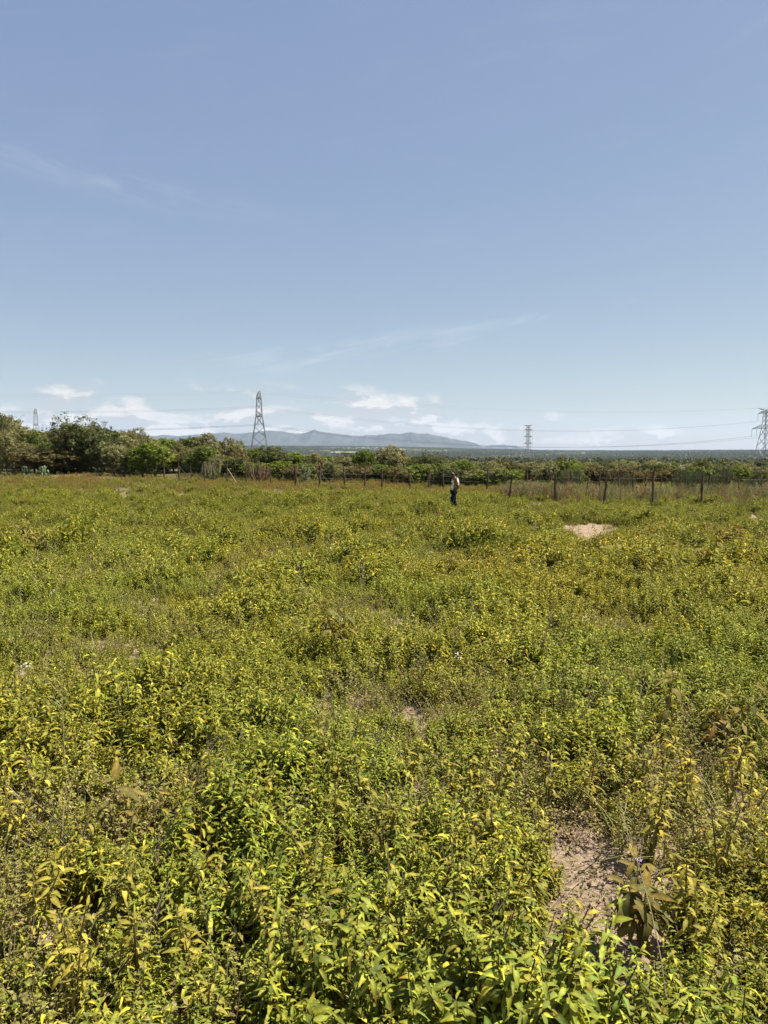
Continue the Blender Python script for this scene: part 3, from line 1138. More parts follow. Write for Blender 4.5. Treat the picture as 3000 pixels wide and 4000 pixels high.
# ------------------------------------------------------------------ crowns
def crown_np(seed, n_clump, per, leaf, c_list, flat=0.9, open_=0.0, sprig=0.0, bottom=0.12, dome=0.70, lob=0.48):
    """leaf quads through an uneven crown; fits about x,y in -1..1 and z in 0..2"""
    rng = np.random.default_rng(seed)
    # a few big lobes
    nl = 7
    lc = np.stack([rng.uniform(-lob, lob, nl), rng.uniform(-lob, lob, nl), rng.uniform(0.55, 1.45, nl)], -1)
    lc[:, 2] -= 0.4 * np.hypot(lc[:, 0], lc[:, 1])
    lr = rng.uniform(0.38, 0.62, nl)
    lc[0], lr[0] = (0, 0, 1.0), dome
    lc[:, :2] *= 0.7 / dome
    k = rng.integers(0, nl, n_clump)
    d = rng.normal(size=(n_clump, 3))
    d /= np.linalg.norm(d, axis=1, keepdims=True)
    d[:, 2] = np.where(rng.random(n_clump) < 0.6, np.abs(d[:, 2]), d[:, 2])
    rad = rng.uniform(0.72, 1.02, n_clump) ** (1 + open_)
    cc = lc[k] + d * (lr[k] * rad)[:, None] * np.array([1, 1, flat])
    cc[:, 2] = np.maximum(cc[:, 2], bottom + 0.1 * rng.random(n_clump))
    if sprig:
        ns = int(n_clump * 0.12)
        top = np.argsort(-cc[:, 2])[:ns * 3]
        cc[rng.choice(top, ns)] += np.stack([rng.normal(0, 0.03, ns), rng.normal(0, 0.03, ns), rng.uniform(0.03, sprig, ns)], -1)
    cr = rng.uniform(0.07, 0.14, n_clump)
    ctone = rng.uniform(0.78, 1.22, n_clump)
    cidx = rng.integers(0, len(c_list), n_clump)
    n = n_clump * per
    ci = np.repeat(np.arange(n_clump), per)
    q = rng.normal(size=(n, 3))
    q /= np.linalg.norm(q, axis=1, keepdims=True)
    p = cc[ci] + q * (cr[ci] * rng.uniform(0.3, 1.1, n))[:, None]
    out = cc[ci] - np.array([0, 0, 0.8])
    out /= np.linalg.norm(out, axis=1, keepdims=True) + 1e-6
    nrm = q * 0.5 + out * 0.35 + np.array([0, 0, 0.35]) + rng.normal(0, 0.45, (n, 3))
    nrm /= np.linalg.norm(nrm, axis=1, keepdims=True)
    a = np.cross(nrm, rng.normal(size=(n, 3)))
    a /= np.linalg.norm(a, axis=1, keepdims=True)
    b = np.cross(nrm, a)
    L = (leaf * rng.uniform(0.6, 1.3, n))[:, None]
    W = L * 0.5
    V = np.stack([p - a * L, p + b * W * 0.9 + nrm * W * 0.25, p + a * L, p - b * W * 0.9 + nrm * W * 0.25], 1).reshape(-1, 3)
    V[:, :2] /= np.percentile(np.hypot(V[:, 0], V[:, 1]), 98)
    V[:, 2] *= 2.0 / V[:, 2].max()
    F = np.arange(4 * n).reshape(-1, 4)
    C = np.array(c_list)[cidx[ci]] * ctone[ci][:, None] * rng.uniform(0.75, 1.3, n)[:, None]
    C = np.repeat(C, 4, axis=0)
    return V, F, C


def trunk_mesh(seed, name):
    rnd = random.Random(seed)
    mb = MB()
    def limb(p, d, r, depth):
        pts, rads = [p], [r]
        n = 4
        for i in range(n):
            d = (d + Vector((rnd.uniform(-.25, .25), rnd.uniform(-.25, .25), rnd.uniform(-.05, .15)))).normalized()
            p = p + d * (0.26 if depth == 0 else 0.17)
            pts.append(p)
            rads.append(r * (1 - 0.16 * (i + 1)))
        mb.tube(pts, rads, 6, cap=False)
        if depth < 2:
            for k in range(3):
                q = pts[rnd.choice([1, 2, 3, 4])]
                a = rnd.uniform(0, 6.28)
                limb(q, Vector((math.cos(a) * 0.8, math.sin(a) * 0.8, 0.7)).normalized(), rads[-1] * 0.75, depth + 1)
    for s in range(2):
        limb(Vector((rnd.uniform(-.08, .08), rnd.uniform(-.08, .08), -0.05)), Vector((rnd.uniform(-.4, .4), rnd.uniform(-.4, .4), 1)).normalized(), 0.055, 0)
    return mb.mesh(name, M['bark'])


SPEC = {
    'dark': dict(cols=[(0.082, 0.092, 0.027), (0.112, 0.114, 0.039), (0.067, 0.080, 0.022)], n=400, per=24, leaf=0.046, sprig=0.05, dome=0.85),
    'round': dict(cols=[(0.076, 0.086, 0.027), (0.105, 0.109, 0.039), (0.062, 0.074, 0.022)], n=620, per=24, leaf=0.034, sprig=0.04, dome=0.92, lob=0.42),
    'olive': dict(cols=[(0.176, 0.171, 0.069), (0.222, 0.207, 0.096), (0.145, 0.143, 0.054)], n=340, per=24, leaf=0.046, sprig=0.10, dome=0.74),
    'green': dict(cols=[(0.115, 0.151, 0.019), (0.160, 0.191, 0.025), (0.084, 0.120, 0.018)], n=300, per=22, leaf=0.054, sprig=0.05, dome=0.74),
    'brown': dict(cols=[(0.128, 0.100, 0.036), (0.106, 0.089, 0.032), (0.145, 0.119, 0.044)], n=240, per=24, leaf=0.048, sprig=0.10),
    'pale': dict(cols=[(0.27, 0.29, 0.17), (0.21, 0.24, 0.13), (0.31, 0.32, 0.21)], n=170, per=26, leaf=0.055, sprig=0.05),
}
CROWNS, TRUNKS = {}, []


def build_crowns():
    for si, (k, s) in enumerate(SPEC.items()):
        CROWNS[k] = []
        for v in range(4 if k in ('olive', 'green', 'dark') else 2):
            V, F, C = crown_np(1000 + si * 10 + v, s['n'], s['per'], s['leaf'], s['cols'], sprig=s['sprig'], dome=s.get('dome', 0.7), lob=s.get('lob', 0.48))
            CROWNS[k].append(np_mesh('%s_crown' % k, V, F, M['crown'], C))
    for v in range(3):
        TRUNKS.append(trunk_mesh(60 + v, 'trunk'))


build_crowns()
TREE_RND = random.Random(5)


def tree(px, top, d, width_px, kind, label, cat, group=None, name='bush'):
    """a tree at forward distance d whose top shows at pixel (px, top) and whose crown is width_px wide"""
    p = at(px, top, d)
    gz = float(ground_z(p.x, p.y))
    h = max(p.z - gz, 0.8)
    w = width_px * d / FPX / 2
    t = empty(name, (p.x, p.y, gz), TREE_RND.uniform(0, 6.28))
    tag(t, label, cat, group)
    cr = link('crown', TREE_RND.choice(CROWNS[kind]), t, (0, 0, 0), (0, 0, TREE_RND.uniform(0, 6.28)), (w, w, h / 2.0))
    tr = link('trunk', TREE_RND.choice(TRUNKS), t, (0, 0, 0), (0, 0, TREE_RND.uniform(0, 6.28)), (w * 0.9, w * 0.9, h * 0.5))
    return t


PROFILE = [(-200, 1600), (0, 1607), (50, 1618), (90, 1655), (150, 1672), (200, 1660), (230, 1650), (300, 1650), (400, 1672), (440, 1682), (500, 1672), (540, 1668), (580, 1692), (620, 1704),
           (700, 1699), (760, 1694), (800, 1690), (830, 1704), (870, 1718), (905, 1708), (940, 1728), (985, 1744), (1030, 1742), (1060, 1748),
           (1100, 1758), (1150, 1763), (1200, 1768), (1250, 1764), (1300, 1778), (1340, 1770), (1400, 1760), (1450, 1762), (1500, 1757),
           (1540, 1750), (1580, 1764), (1620, 1778), (1660, 1772), (1700, 1770), (1740, 1780), (1780, 1796), (1820, 1808), (1900, 1808),
           (1950, 1800), (2000, 1804), (2050, 1800), (2100, 1802), (2200, 1802), (2300, 1806), (2400, 1822), (2500, 1832), (2600, 1818), (2700, 1806), (2850, 1826), (3000, 1834), (3200, 1834)]


def prof(px):
    return float(np.interp(px, [p[0] for p in PROFILE], [p[1] for p in PROFILE]))


KTXT = {'dark': 'dark green rounded tree', 'olive': 'grey-olive bushy tree', 'green': 'bright green leafy shrub', 'brown': 'brownish thorny shrub', 'pale': 'pale silvery shrub'}


def build_treeline():
    rnd = random.Random(21)
    # trees that stand out
    tree(305, 1606, 77, 260, 'round', 'big dark rounded tree rising above the hedge at left', 'tree', name='tree')
    tree(392, 1655, 81, 140, 'dark', 'dark side crown leaning right of the big rounded tree', 'tree', name='tree')
    tree(20, 1602, 96, 220, 'olive', 'tall olive tree cut off by the left picture edge', 'tree', name='tree')
    tree(535, 1664, 96, 110, 'olive', 'pointed olive tree right of the big dark tree', 'tree', name='tree')
    tree(800, 1686, 90, 110, 'olive', 'feathery olive tree standing left of the tall pylon', 'tree', name='tree')
    tree(900, 1702, 88, 120, 'olive', 'rounded olive tree just left of the tall pylon legs', 'tree', name='tree')
    tree(1045, 1736, 86, 130, 'dark', 'dark bush covering the right foot of the tall pylon', 'tree', name='tree')
    tree(1525, 1733, 84, 130, 'olive', 'brown-olive tree rising above the hedge at middle', 'tree', name='tree')
    tree(1690, 1755, 76, 135, 'round', 'round dark green tree behind the walking man', 'tree', name='tree')
    tree(1420, 1752, 80, 110, 'green', 'bright green tree left of the brown-olive one', 'tree', name='tree')
    tree(1190, 1808, 60, 56, 'pale', 'pale silvery rounded shrub behind the fence posts', 'shrub', name='shrub')
    tree(1810, 1796, 66, 62, 'pale', 'pale leafy shrub just right of the man', 'shrub', name='shrub')
    tree(2240, 1792, 90, 90, 'green', 'vivid green shrub right of the small pylon', 'shrub', name='shrub')
    tree(2195, 1772, 120, 42, 'brown', 'leaning brown bush near the small pylon', 'shrub', name='shrub')
    tree(150, 1745, 74, 300, 'brown', 'wide brown-green bush behind the prickly pear', 'shrub', name='shrub')
    tree(600, 1722, 72, 190, 'green', 'bright green shrub mass above the left fence posts', 'shrub', name='shrub')
    # the back row that makes the skyline
    x = -60
    while x < 1780:
        kind = rnd.choices(['olive', 'dark', 'green'], [0.62, 0.22, 0.16])[0] if x < 1000 else rnd.choices(['olive', 'dark', 'green'], [0.3, 0.35, 0.35])[0]
        top = max(prof(x), prof(x - 25), prof(x + 25)) + rnd.uniform(-2, 10)
        tree(x, top, rnd.uniform(80, 98), rnd.uniform(95, 170), kind, '%s in the skyline row' % KTXT[kind], 'tree', 'skyline trees behind the fence', 'tree')
        x += rnd.uniform(34, 58)
    # middle of the hedge on the left
    x = -40
    while x < 1000:
        kind = rnd.choices(['olive', 'green', 'brown', 'dark'], [0.45, 0.25, 0.15, 0.15])[0]
        top = prof(x) + (1835 - prof(x)) * rnd.uniform(0.22, 0.5)
        tree(x, top, rnd.uniform(72, 80), rnd.uniform(110, 170), kind, '%s in the middle of the hedge' % KTXT[kind], 'shrub', 'shrubs within the hedge', 'shrub')
        x += rnd.uniform(48, 80)
    # front shrubs along the fence
    x = -40
    while x < 1990:
        kind = rnd.choices(['green', 'olive', 'brown', 'dark'], [0.55, 0.2, 0.13, 0.12])[0]
        t0 = prof(x)
        top = t0 + (1850 - t0) * rnd.uniform(0.38, 0.66)
        d = np.interp(x, [0, 500, 1200, 1900], [82, 74, 62, 60]) + rnd.uniform(2, 8)
        tree(x, top, d, rnd.uniform(85, 150), kind, '%s low behind the fence' % KTXT[kind], 'shrub', 'front shrubs along the fence', 'shrub')
        x += rnd.uniform(34, 60)
    # lower hedge on the right
    x = 1800
    while x < 3120:
        kind = rnd.choices(['green', 'olive', 'dark', 'brown'], [0.36, 0.3, 0.22, 0.12])[0]
        d = rnd.uniform(62, 84)
        tree(x, prof(x) + rnd.choice([-12, -6, 0, 8, 16, 24]), d, rnd.uniform(80, 150), kind, '%s in the low right hedge' % KTXT[kind], 'shrub', 'low hedge on the right', 'shrub')
        x += rnd.uniform(28, 50)
    # round olive trees on the falling slope beyond
    for i in range(120):
        d = 100 + 240 * rnd.random() ** 1.3
        px = rnd.uniform(1780, 3150)
        w = rnd.uniform(3.6, 6.0) / d * FPX
        gx = (px - 1500) / FPX * d
        gz = float(ground_z(gx, d))
        want = rnd.uniform(2.4, 4.0)
        if px < 2150:
            want *= 0.8
        top = 1755 + (EYE - gz - want) / d * FPX
        top = max(top, 1792 if px < 2220 else (1774 if px < 2450 else 1768) + rnd.uniform(0, 14))
        kind = rnd.choices(['olive', 'dark', 'green'], [0.75, 0.17, 0.08])[0]
        tree(px, top, d, w, kind, '%s %s on the right slope' % ('near' if d < 150 else 'far', KTXT[kind]), 'tree', 'round trees on the slope at right', 'tree')
    # and behind the left hedge so no bare ground shows from the side
    for i in range(40):
        d = rnd.uniform(105, 170)
        px = rnd.uniform(-150, 1750)
        tree(px, prof(px) + rnd.uniform(14, 40), d, rnd.uniform(90, 140), rnd.choice(['olive', 'dark']), 'tree behind the skyline row of the hedge', 'tree', 'trees behind the hedge', 'tree')


build_treeline()


# ------------------------------------------------------------------ far bushland
def build_bushland():
    protos = []
    for v in range(6):
        V, F, C = crown_np(2000 + v, 16, 9, 0.26, [(0.105, 0.115, 0.045), (0.140, 0.145, 0.060), (0.075, 0.090, 0.034)])
        protos.append(np_mesh('bush', V, F, M['bush'], C))
    col = proto_collection('bush_pattern', protos)
    rng = np.random.default_rng(81)
    P, S = [], []
    for r0, r1, dens in ((360, 500, 1 / 40), (500, 1100, 1 / 40), (1100, 2200, 1 / 42), (2200, 3600, 1 / 60), (3600, 5250, 1 / 85)):
        half = 0.62
        n = int(dens * half * (r1 ** 2 - r0 ** 2))
        r = np.sqrt(rng.uniform(r0 ** 2, r1 ** 2, n))
        a = rng.uniform(-half, half, n)
        x, y = r * np.sin(a), r * np.cos(a)
        cl = fbm(x / 130 + 3, y / 200 + 8, 4)
        k = rng.random(n) < np.clip(0.30 + (cl - 0.42) * 5.0, 0.10, 0.9)
        k &= (x > -0.03 * y) | (r > 1000)
        x, y = x[k], y[k]
        P.append(np.stack([x, y, ground_z(x, y) - 0.2], -1))
        S.append((1.2 + 2.2 * rng.random(len(x)) ** 1.8) * (1 + 0.45 * (r0 > 1000)))
    P, S = np.concatenate(P), np.concatenate(S)
    n = len(P)
    rot = np.stack([np.zeros(n), np.zeros(n), rng.uniform(0, 6.28, n)], -1)
    scl = np.stack([S, S, S * rng.uniform(0.5, 0.85, n)], -1)
    big = fbm(P[:, 0] / 300, P[:, 1] / 420, 3)
    k = (rng.uniform(0.55, 1.5, n) * (0.6 + 0.8 * big))[:, None]
    t = k * np.array([[1.0, 1.0, 1.0]])
    scatter('far_bushland', col, P, rng.integers(0, 6, n), rot, scl, t, 'wide dark green bushland stretching to the horizon', 'bushland', M['bush'])


build_bushland()


# ------------------------------------------------------------------ succulents
def prickly_pear(px, py_top, d, width_px, npad, label, seed):
    rnd = random.Random(seed)
    p = at(px, py_top, d)
    gz = float(ground_z(p.x, p.y))
    H = p.z - gz
    W = width_px * d / FPX / 2
    t = empty('prickly_pear', (p.x, p.y, gz))
    tag(t, label, 'cactus')
    # one pad mesh shared by all
    mb = MB()
    n, m = 8, 5
    vs, fs = [(0, 0, 0)], []
    for i in range(1, m):
        z = i / m
        w = math.sin(math.pi * z ** 0.8) ** 0.8 * 0.5 + 0.03
        for k in range(n):
            a = 2 * math.pi * k / n
            vs.append((w * math.cos(a), w * math.sin(a) * 0.22, z))
    vs.append((0, 0, 1))
    for k in range(n):
        fs.append((0, 1 + (k + 1) % n, 1 + k))
        fs.append((len(vs) - 1, 1 + (m - 2) * n + k, 1 + (m - 2) * n + (k + 1) % n))
    for i in range(m - 2):
        for k in range(n):
            fs.append((1 + i * n + k, 1 + i * n + (k + 1) % n, 1 + (i + 1) * n + (k + 1) % n, 1 + (i + 1) * n + k))
    mb.add(vs, fs)
    me = mb.mesh('pad', M['cactus'], True)
    ends = [(Vector((rnd.uniform(-W, W) * 0.75, rnd.uniform(-0.5, 0.5), 0)), UP.copy(), 0) for _ in range(max(3, npad // 5))]
    made = 0
    while made < npad and ends:
        q, dr, lvl = ends.pop(0)
        L = rnd.uniform(0.30, 0.44) * (1 - 0.06 * lvl)
        d2 = (dr + Vector((rnd.uniform(-.6, .6), rnd.uniform(-.5, .5), 0.45))).normalized()
        if q.z + d2.z * L > H:
            continue
        rot = d2.to_track_quat('Z', 'X').to_euler()
        rot2 = (d2.to_track_quat('Z', 'X') @ Euler((0, 0, rnd.uniform(0, 3.14))).to_quaternion()).to_euler()
        link('pad', me, t, q, rot2, (L * 0.62, L * 0.5, L))
        made += 1
        for k in range(rnd.choice([1, 2, 2, 3])):
            ends.append((q + d2 * L * 0.93, d2, lvl + 1))


def candelabra(px, top, d, width_px, n, label, seed, col=((0.13, 0.14, 0.05), (0.16, 0.15, 0.06))):
    rnd = random.Random(seed)
    p = at(px, top, d)
    gz = float(ground_z(p.x, p.y))
    H = p.z - gz
    W = width_px * d / FPX / 2
    t = empty('candelabra_succulent', (p.x, p.y, gz))
    tag(t, label, 'succulent', 'candelabra succulents along the fence')
    for i in range(n):
        mb = MB()
        a = rnd.uniform(0, 6.28)
        r = W * math.sqrt(rnd.random())
        h = H * rnd.uniform(0.55, 1.0)
        c = tuple(v * rnd.uniform(0.7, 1.25) for v in rnd.choice(col))
        pts = []
        for k in range(5):
            s = k / 4
            out = r * (1 - (1 - s) ** 2.2)
            pts.append((math.cos(a) * out + rnd.uniform(-.02, .02), math.sin(a) * out + rnd.uniform(-.02, .02), h * s ** 1.2))
        mb.tube(pts, [0.05, 0.05, 0.05, 0.05, 0.02], 5, c)
        for k in range(rnd.choice([1, 2, 3])):
            s = rnd.choice([2, 3])
            q = Vector(pts[s])
            a2 = rnd.uniform(0, 6.28)
            e = Vector((math.cos(a2) * 0.12, math.sin(a2) * 0.12, 0.03))
            mb.tube([q, q + e, q + e + Vector((0, 0, rnd.uniform(0.15, 0.38)))], [0.035, 0.042, 0.02], 5, c)
        mb.obj('stem', M['succ'], t)


prickly_pear(142, 1772, 71, 150, 70, 'blue-green prickly pear cactus in front of the hedge at left', 1)
prickly_pear(385, 1812, 73, 24, 6, 'small prickly pear beside the leftmost fence posts', 2)
prickly_pear(490, 1808, 73, 20, 6, 'small prickly pear between two left fence posts', 3)
candelabra(825, 1800, 65, 90, 34, 'yellow-green candelabra succulent left of the pylon foot', 4, ((0.19, 0.18, 0.07), (0.15, 0.15, 0.055)))
candelabra(1010, 1796, 63, 105, 40, 'reddish brown candelabra succulent below the tall pylon', 5, ((0.16, 0.09, 0.05), (0.14, 0.11, 0.05)))
candelabra(2235, 1826, 58, 100, 34, 'candelabra succulent behind the near fence at right', 6)
candelabra(2440, 1836, 56, 90, 26, 'low candelabra succulent between the right-hand posts', 7, ((0.17, 0.14, 0.05), (0.14, 0.13, 0.05)))
candelabra(2790, 1818, 56, 150, 60, 'large candelabra succulent near the right edge', 8)
candelabra(2690, 1832, 57, 110, 36, 'candelabra succulent left of the large one at right', 9)
candelabra(2955, 1858, 54, 90, 26, 'small candelabra succulent at the right edge', 10)


# ------------------------------------------------------------------ fences
def post_mesh(rnd, h, r, mat):
    mb = MB()
    pts, rads = [], []
    bx = by = 0.0
    for k in range(7):
        t = k / 6
        pts.append((bx, by, -0.25 + (h + 0.25) * t))
        rads.append(r * (1.12 - 0.28 * t) * rnd.uniform(0.8, 1.2))
        bx += rnd.uniform(-.032, .032)
        by += rnd.uniform(-.032, .032)
    mb.tube(pts, rads, 7, rough=0.22, rnd=rnd)
    return mb.mesh('post', mat)


def fence(label, posts, seed, strands=(0.45, 0.8, 1.15), r=0.066, braces=(), wired=True):
    """posts: (px, top_py, d, [lean]) ; braces: (px_a, py_a, d_a, px_b, py_b, d_b, pale)"""
    rnd = random.Random(seed)
    tops = []
    f = empty('fence', on_ground(at(posts[0][0], 1850, posts[0][2]).x, posts[0][2]))
    tag(f, label, 'fence')
    org = f.location.copy()
    for ps in posts:
        px, top, d = ps[:3]
        lean = ps[3] if len(ps) > 3 else rnd.uniform(-0.05, 0.05)
        mat = M['postpale'] if len(ps) > 4 else M['post']
        p = at(px, top, d)
        gz = float(ground_z(p.x, p.y))
        h = min(max(p.z - gz, 1.0), 2.0)
        rr = (ps[5] if len(ps) > 5 else r) * rnd.uniform(0.7, 1.15)
        b = Vector((p.x - math.sin(lean) * h, p.y, gz))
        o = link('post', post_mesh(rnd, h, rr, mat), f, b - org, (rnd.uniform(-.05, .05), lean, rnd.uniform(0, 6)))
        tops.append((b, h))
    for br in braces:
        a, b = at(*br[0:3]), at(*br[3:6])
        gz = float(ground_z(b.x, b.y))
        mb = MB()
        n = (b - a)
        b2 = Vector((b.x, b.y, max(b.z, gz - 0.1)))
        b2 = a + (b2 - a) * 1.12
        mid = a.lerp(b2, 0.5) + Vector((0.01, 0, 0.015))
        mb.tube([a - org, mid - org, b2 - org], [0.024, 0.026, 0.024], 6, rough=0.15, rnd=rnd)
        mb.obj('brace', M['postpale'] if br[6] else M['post'], f)
    if wired:
        for s in strands:
            mb = MB()
            for (b0, h0), (b1, h1) in zip(tops[:-1], tops[1:]):
                q0, q1 = b0 - org + UP * min(s, h0 - .05), b1 - org + UP * min(s, h1 - .05)
                m = q0.lerp(q1, 0.5) - UP * rnd.uniform(0.01, 0.04)
                mb.tube([q0, m, q1], [0.0035] * 3, 4, cap=False)
            mb.obj('wire', M['wire'], f)


fence('long wooden post fence in front of the hedge with wire strands',
      [(300, 1794, 80), (347, 1795, 78), (395, 1798, 77), (456, 1802, 75), (511, 1804, 73), (572, 1803, 71), (641, 1800, 67), (700, 1807, 64), (742, 1810, 62.5), (800, 1811, 60.5),
       (886, 1815, 58.5), (960, 1817, 57), (1053, 1818, 56), (1151, 1818, 55), (1245, 1818, 55), (1350, 1825, 55.5), (1428, 1825, 56), (1489, 1829, 56),
       (1600, 1832, 56), (1677, 1835, 56), (1732, 1836, 56), (1790, 1836, 56), (1905, 1839, 56), (1980, 1844, 50)], 3,
      braces=[(512, 1804, 73, 534, 1852, 71.5, True), (300, 1794, 80, 308, 1826, 79, True), (701, 1823, 64, 741, 1871, 62, False), (799, 1828, 60.5, 766, 1872, 60, False),
              (889, 1831, 58.3, 920, 1881, 56, True), (1239, 1846, 55, 1220, 1890, 54, False), (1247, 1840, 54.8, 1291, 1895, 52, False)])
fence('second, farther row of thin posts behind the long fence',
      [(600, 1803, 79, 0.02, 1), (665, 1805, 77), (780, 1815, 74), (864, 1818, 73), (922, 1818, 72), (985, 1815, 72), (1090, 1822, 71), (1121, 1819, 71), (1139, 1819, 70), (1237, 1822, 70), (1254, 1822, 70),
       (1307, 1825, 69), (1357, 1827, 69), (1398, 1828, 69), (1498, 1830, 68), (1535, 1832, 68), (1632, 1836, 67), (1687, 1832, 67, 0.0, 1), (1837, 1838, 66)], 4, r=0.045, strands=(0.8, 1.2))
fence('near row of dark thick posts beside the dry weeds at right',
      [(2002, 1851, 39.5, 0.17), (2175, 1849, 38.2, 0.04, ), (2365, 1845, 37.0, 0.03), (2556, 1838, 35.6, 0.06), (2743, 1856, 34.6, 0.0), (3050, 1850, 33, 0.02)], 5, r=0.06)
fence('far row of posts beyond the dry weeds at right',
      [(2065, 1844, 52), (2150, 1853, 46, 0.02), (2227, 1839, 50), (2295, 1842, 50), (2355, 1840, 49), (2419, 1848, 50), (2476, 1856, 50), (2525, 1860, 50), (2581, 1858, 51), (2622, 1858, 50),
       (2660, 1862, 51), (2776, 1857, 50), (2892, 1868, 48), (3060, 1868, 48)], 6, r=0.055, strands=(0.7, 1.2))


# ------------------------------------------------------------------ pylons
def lattice_faces(mb, levels, w):
    """X bracing on four faces between successive (z, half) levels"""
    for (z0, h0), (z1, h1) in zip(levels[:-1], levels[1:]):
        c0 = [Vector((sx * h0, sy * h0, z0)) for sx, sy in ((1, 1), (-1, 1), (-1, -1), (1, -1))]
        c1 = [Vector((sx * h1, sy * h1, z1)) for sx, sy in ((1, 1), (-1, 1), (-1, -1), (1, -1))]
        for k in range(4):
            k2 = (k + 1) % 4
            mb.bar(c0[k], c1[k2], w)
            mb.bar(c0[k2], c1[k], w)
            if z1 - z0 > 5:
                # secondary struts from the legs to the diagonals
                for a, b in ((c0[k], c1[k]), (c0[k2], c1[k2])):
                    o = c1[k2] if a is c0[k] else c1[k]
                    mb.bar(a.lerp(b, 0.5), a.lerp(o, 0.27), w * 0.6)
                    mb.bar(a.lerp(b, 0.28), a.lerp(o, 0.27), w * 0.6)


def legs(t, levels, w, mat):
    for sx, sy in ((1, 1), (-1, 1), (-1, -1), (1, -1)):
        mb = MB()
        for (z0, h0), (z1, h1) in zip(levels[:-1], levels[1:]):
            mb.bar((sx * h0, sy * h0, z0), (sx * h1, sy * h1, z1), w)
        mb.obj('leg', mat, t)


def arm_part(t, z, half, reach, rise, side, w, name='cross_arm', tipz=0.0):
    mb = MB()
    tip = Vector((side * reach, 0, z + tipz))
    lows = [Vector((side * half, s * half, z)) for s in (-1, 1)]
    ups = [Vector((side * half, s * half, z + rise)) for s in (-1, 1)]
    for p in lows:
        mb.bar(p, tip, w)
    for p in ups:
        mb.bar(p, tip, w * 0.8)
    n = 5
    for k in range(1, n):
        a, b = (k - 0.5) / n, k / n
        for i in (0, 1):
            mb.bar(lows[i].lerp(tip, b), ups[i].lerp(tip, a), w * 0.5)
            mb.bar(lows[i].lerp(tip, b), ups[i].lerp(tip, b), w * 0.45)
        mb.bar(lows[0].lerp(tip, a), lows[1].lerp(tip, b), w * 0.5)
    mb.bar(lows[0], lows[1], w * 0.8)
    return mb.obj(name, M['steel'], t), tip


def insulator(t, p, L):
    mb = MB()
    pts, rads = [], []
    n = 14
    for k in range(n + 1):
        pts.append(p - Vector((0, 0, 0.15 + L * k / n)))
        rads.append(0.16 if k % 2 else 0.09)
    mb.tube(pts, rads, 6)
    mb.bar(p - Vector((0.35, 0, L + 0.2)), p + Vector((0.35, 0, -L - 0.2)), 0.18)
    mb.obj('insulator_string', M['insul'], t)


def danube(name, loc, rz, label, H=43.5, W=0.29):
    """double circuit pylon: short upper arms, long lower arms carrying two strings each side; arms along local X"""
    t = empty(name, loc, rz)
    tag(t, label, 'pylon', 'steel lattice pylons')
    za1, za2 = H - 4.0, H - 15.0
    lv = [(0, 6.0), (8.0, 4.9), (15.5, 3.85), (22.0, 2.9), (za2, 1.95), (za2 + 3.6, 1.75), (za2 + 7.2, 1.55), (za1, 1.35), (za1 + 2.0, 1.2)]
    legs(t, lv, W, M['steel'])
    mb = MB()
    lattice_faces(mb, lv, W * 0.6)
    for z, h in ((za2, 1.95), (za1, 1.35)):
        c = [Vector((sx * h, sy * h, z)) for sx, sy in ((1, 1), (-1, 1), (-1, -1), (1, -1))]
        for k in range(4):
            mb.bar(c[k], c[(k + 1) % 4], W)
        mb.bar(c[0], c[2], W * 0.6)
        mb.bar(c[1], c[3], W * 0.6)
    br = mb.obj('lattice_bracing', M['steel'], t)
    br['kind'] = 'stuff'
    hooks = []
    for s in (-1, 1):
        _, tip = arm_part(t, za2, 1.95, 14.5, 3.0, s, W * 0.8)
        insulator(t, tip, 5.0)
        hooks.append(tip - Vector((0, 0, 5.3)))
        q = Vector((s * 9.2, 0, za2))
        insulator(t, q, 5.0)
        hooks.append(q - Vector((0, 0, 5.3)))
        _, tip = arm_part(t, za1, 1.35, 8.4, 2.0, s, W * 0.8)
        insulator(t, tip, 5.0)
        hooks.append(tip - Vector((0, 0, 5.3)))
        _, tip = arm_part(t, za1 + 2.0, 1.2, 8.8, 0.9, s, W * 0.55, 'earth_wire_arm', 1.9)
        hooks.append(tip)
    return t, hooks


def world_pts(t, pts):
    m = Matrix.Translation(t.location) @ Euler(t.rotation_euler).to_matrix().to_4x4()
    return [m @ p for p in pts]


LINE = math.atan2(81, 356)             # direction of the line in plan; arms stand across it


def pyl_at(px, top, d, H):
    p = at(px, top, d)
    return Vector((p.x, p.y, p.z - H))


HP = 43.5
pa, ha = danube('lattice_pylon', pyl_at(1011, 1530, 479, HP), LINE + math.pi / 2, 'tall steel lattice pylon rising behind the hedge left of centre', HP)
pc, hc = danube('lattice_pylon', pyl_at(2994, 1592, 560, HP), LINE + math.pi / 2, 'steel lattice pylon with arms cut off by the right edge', HP)
pe_loc = Vector((-434, 398, 0))
pe_loc.z = float(ground_z(-434, 398))
pd_, hd = danube('lattice_pylon', pyl_at(138, 1597, 714, HP), math.atan2(714, -324), 'small distant lattice pylon above the hedge at far left', HP, W=0.3)


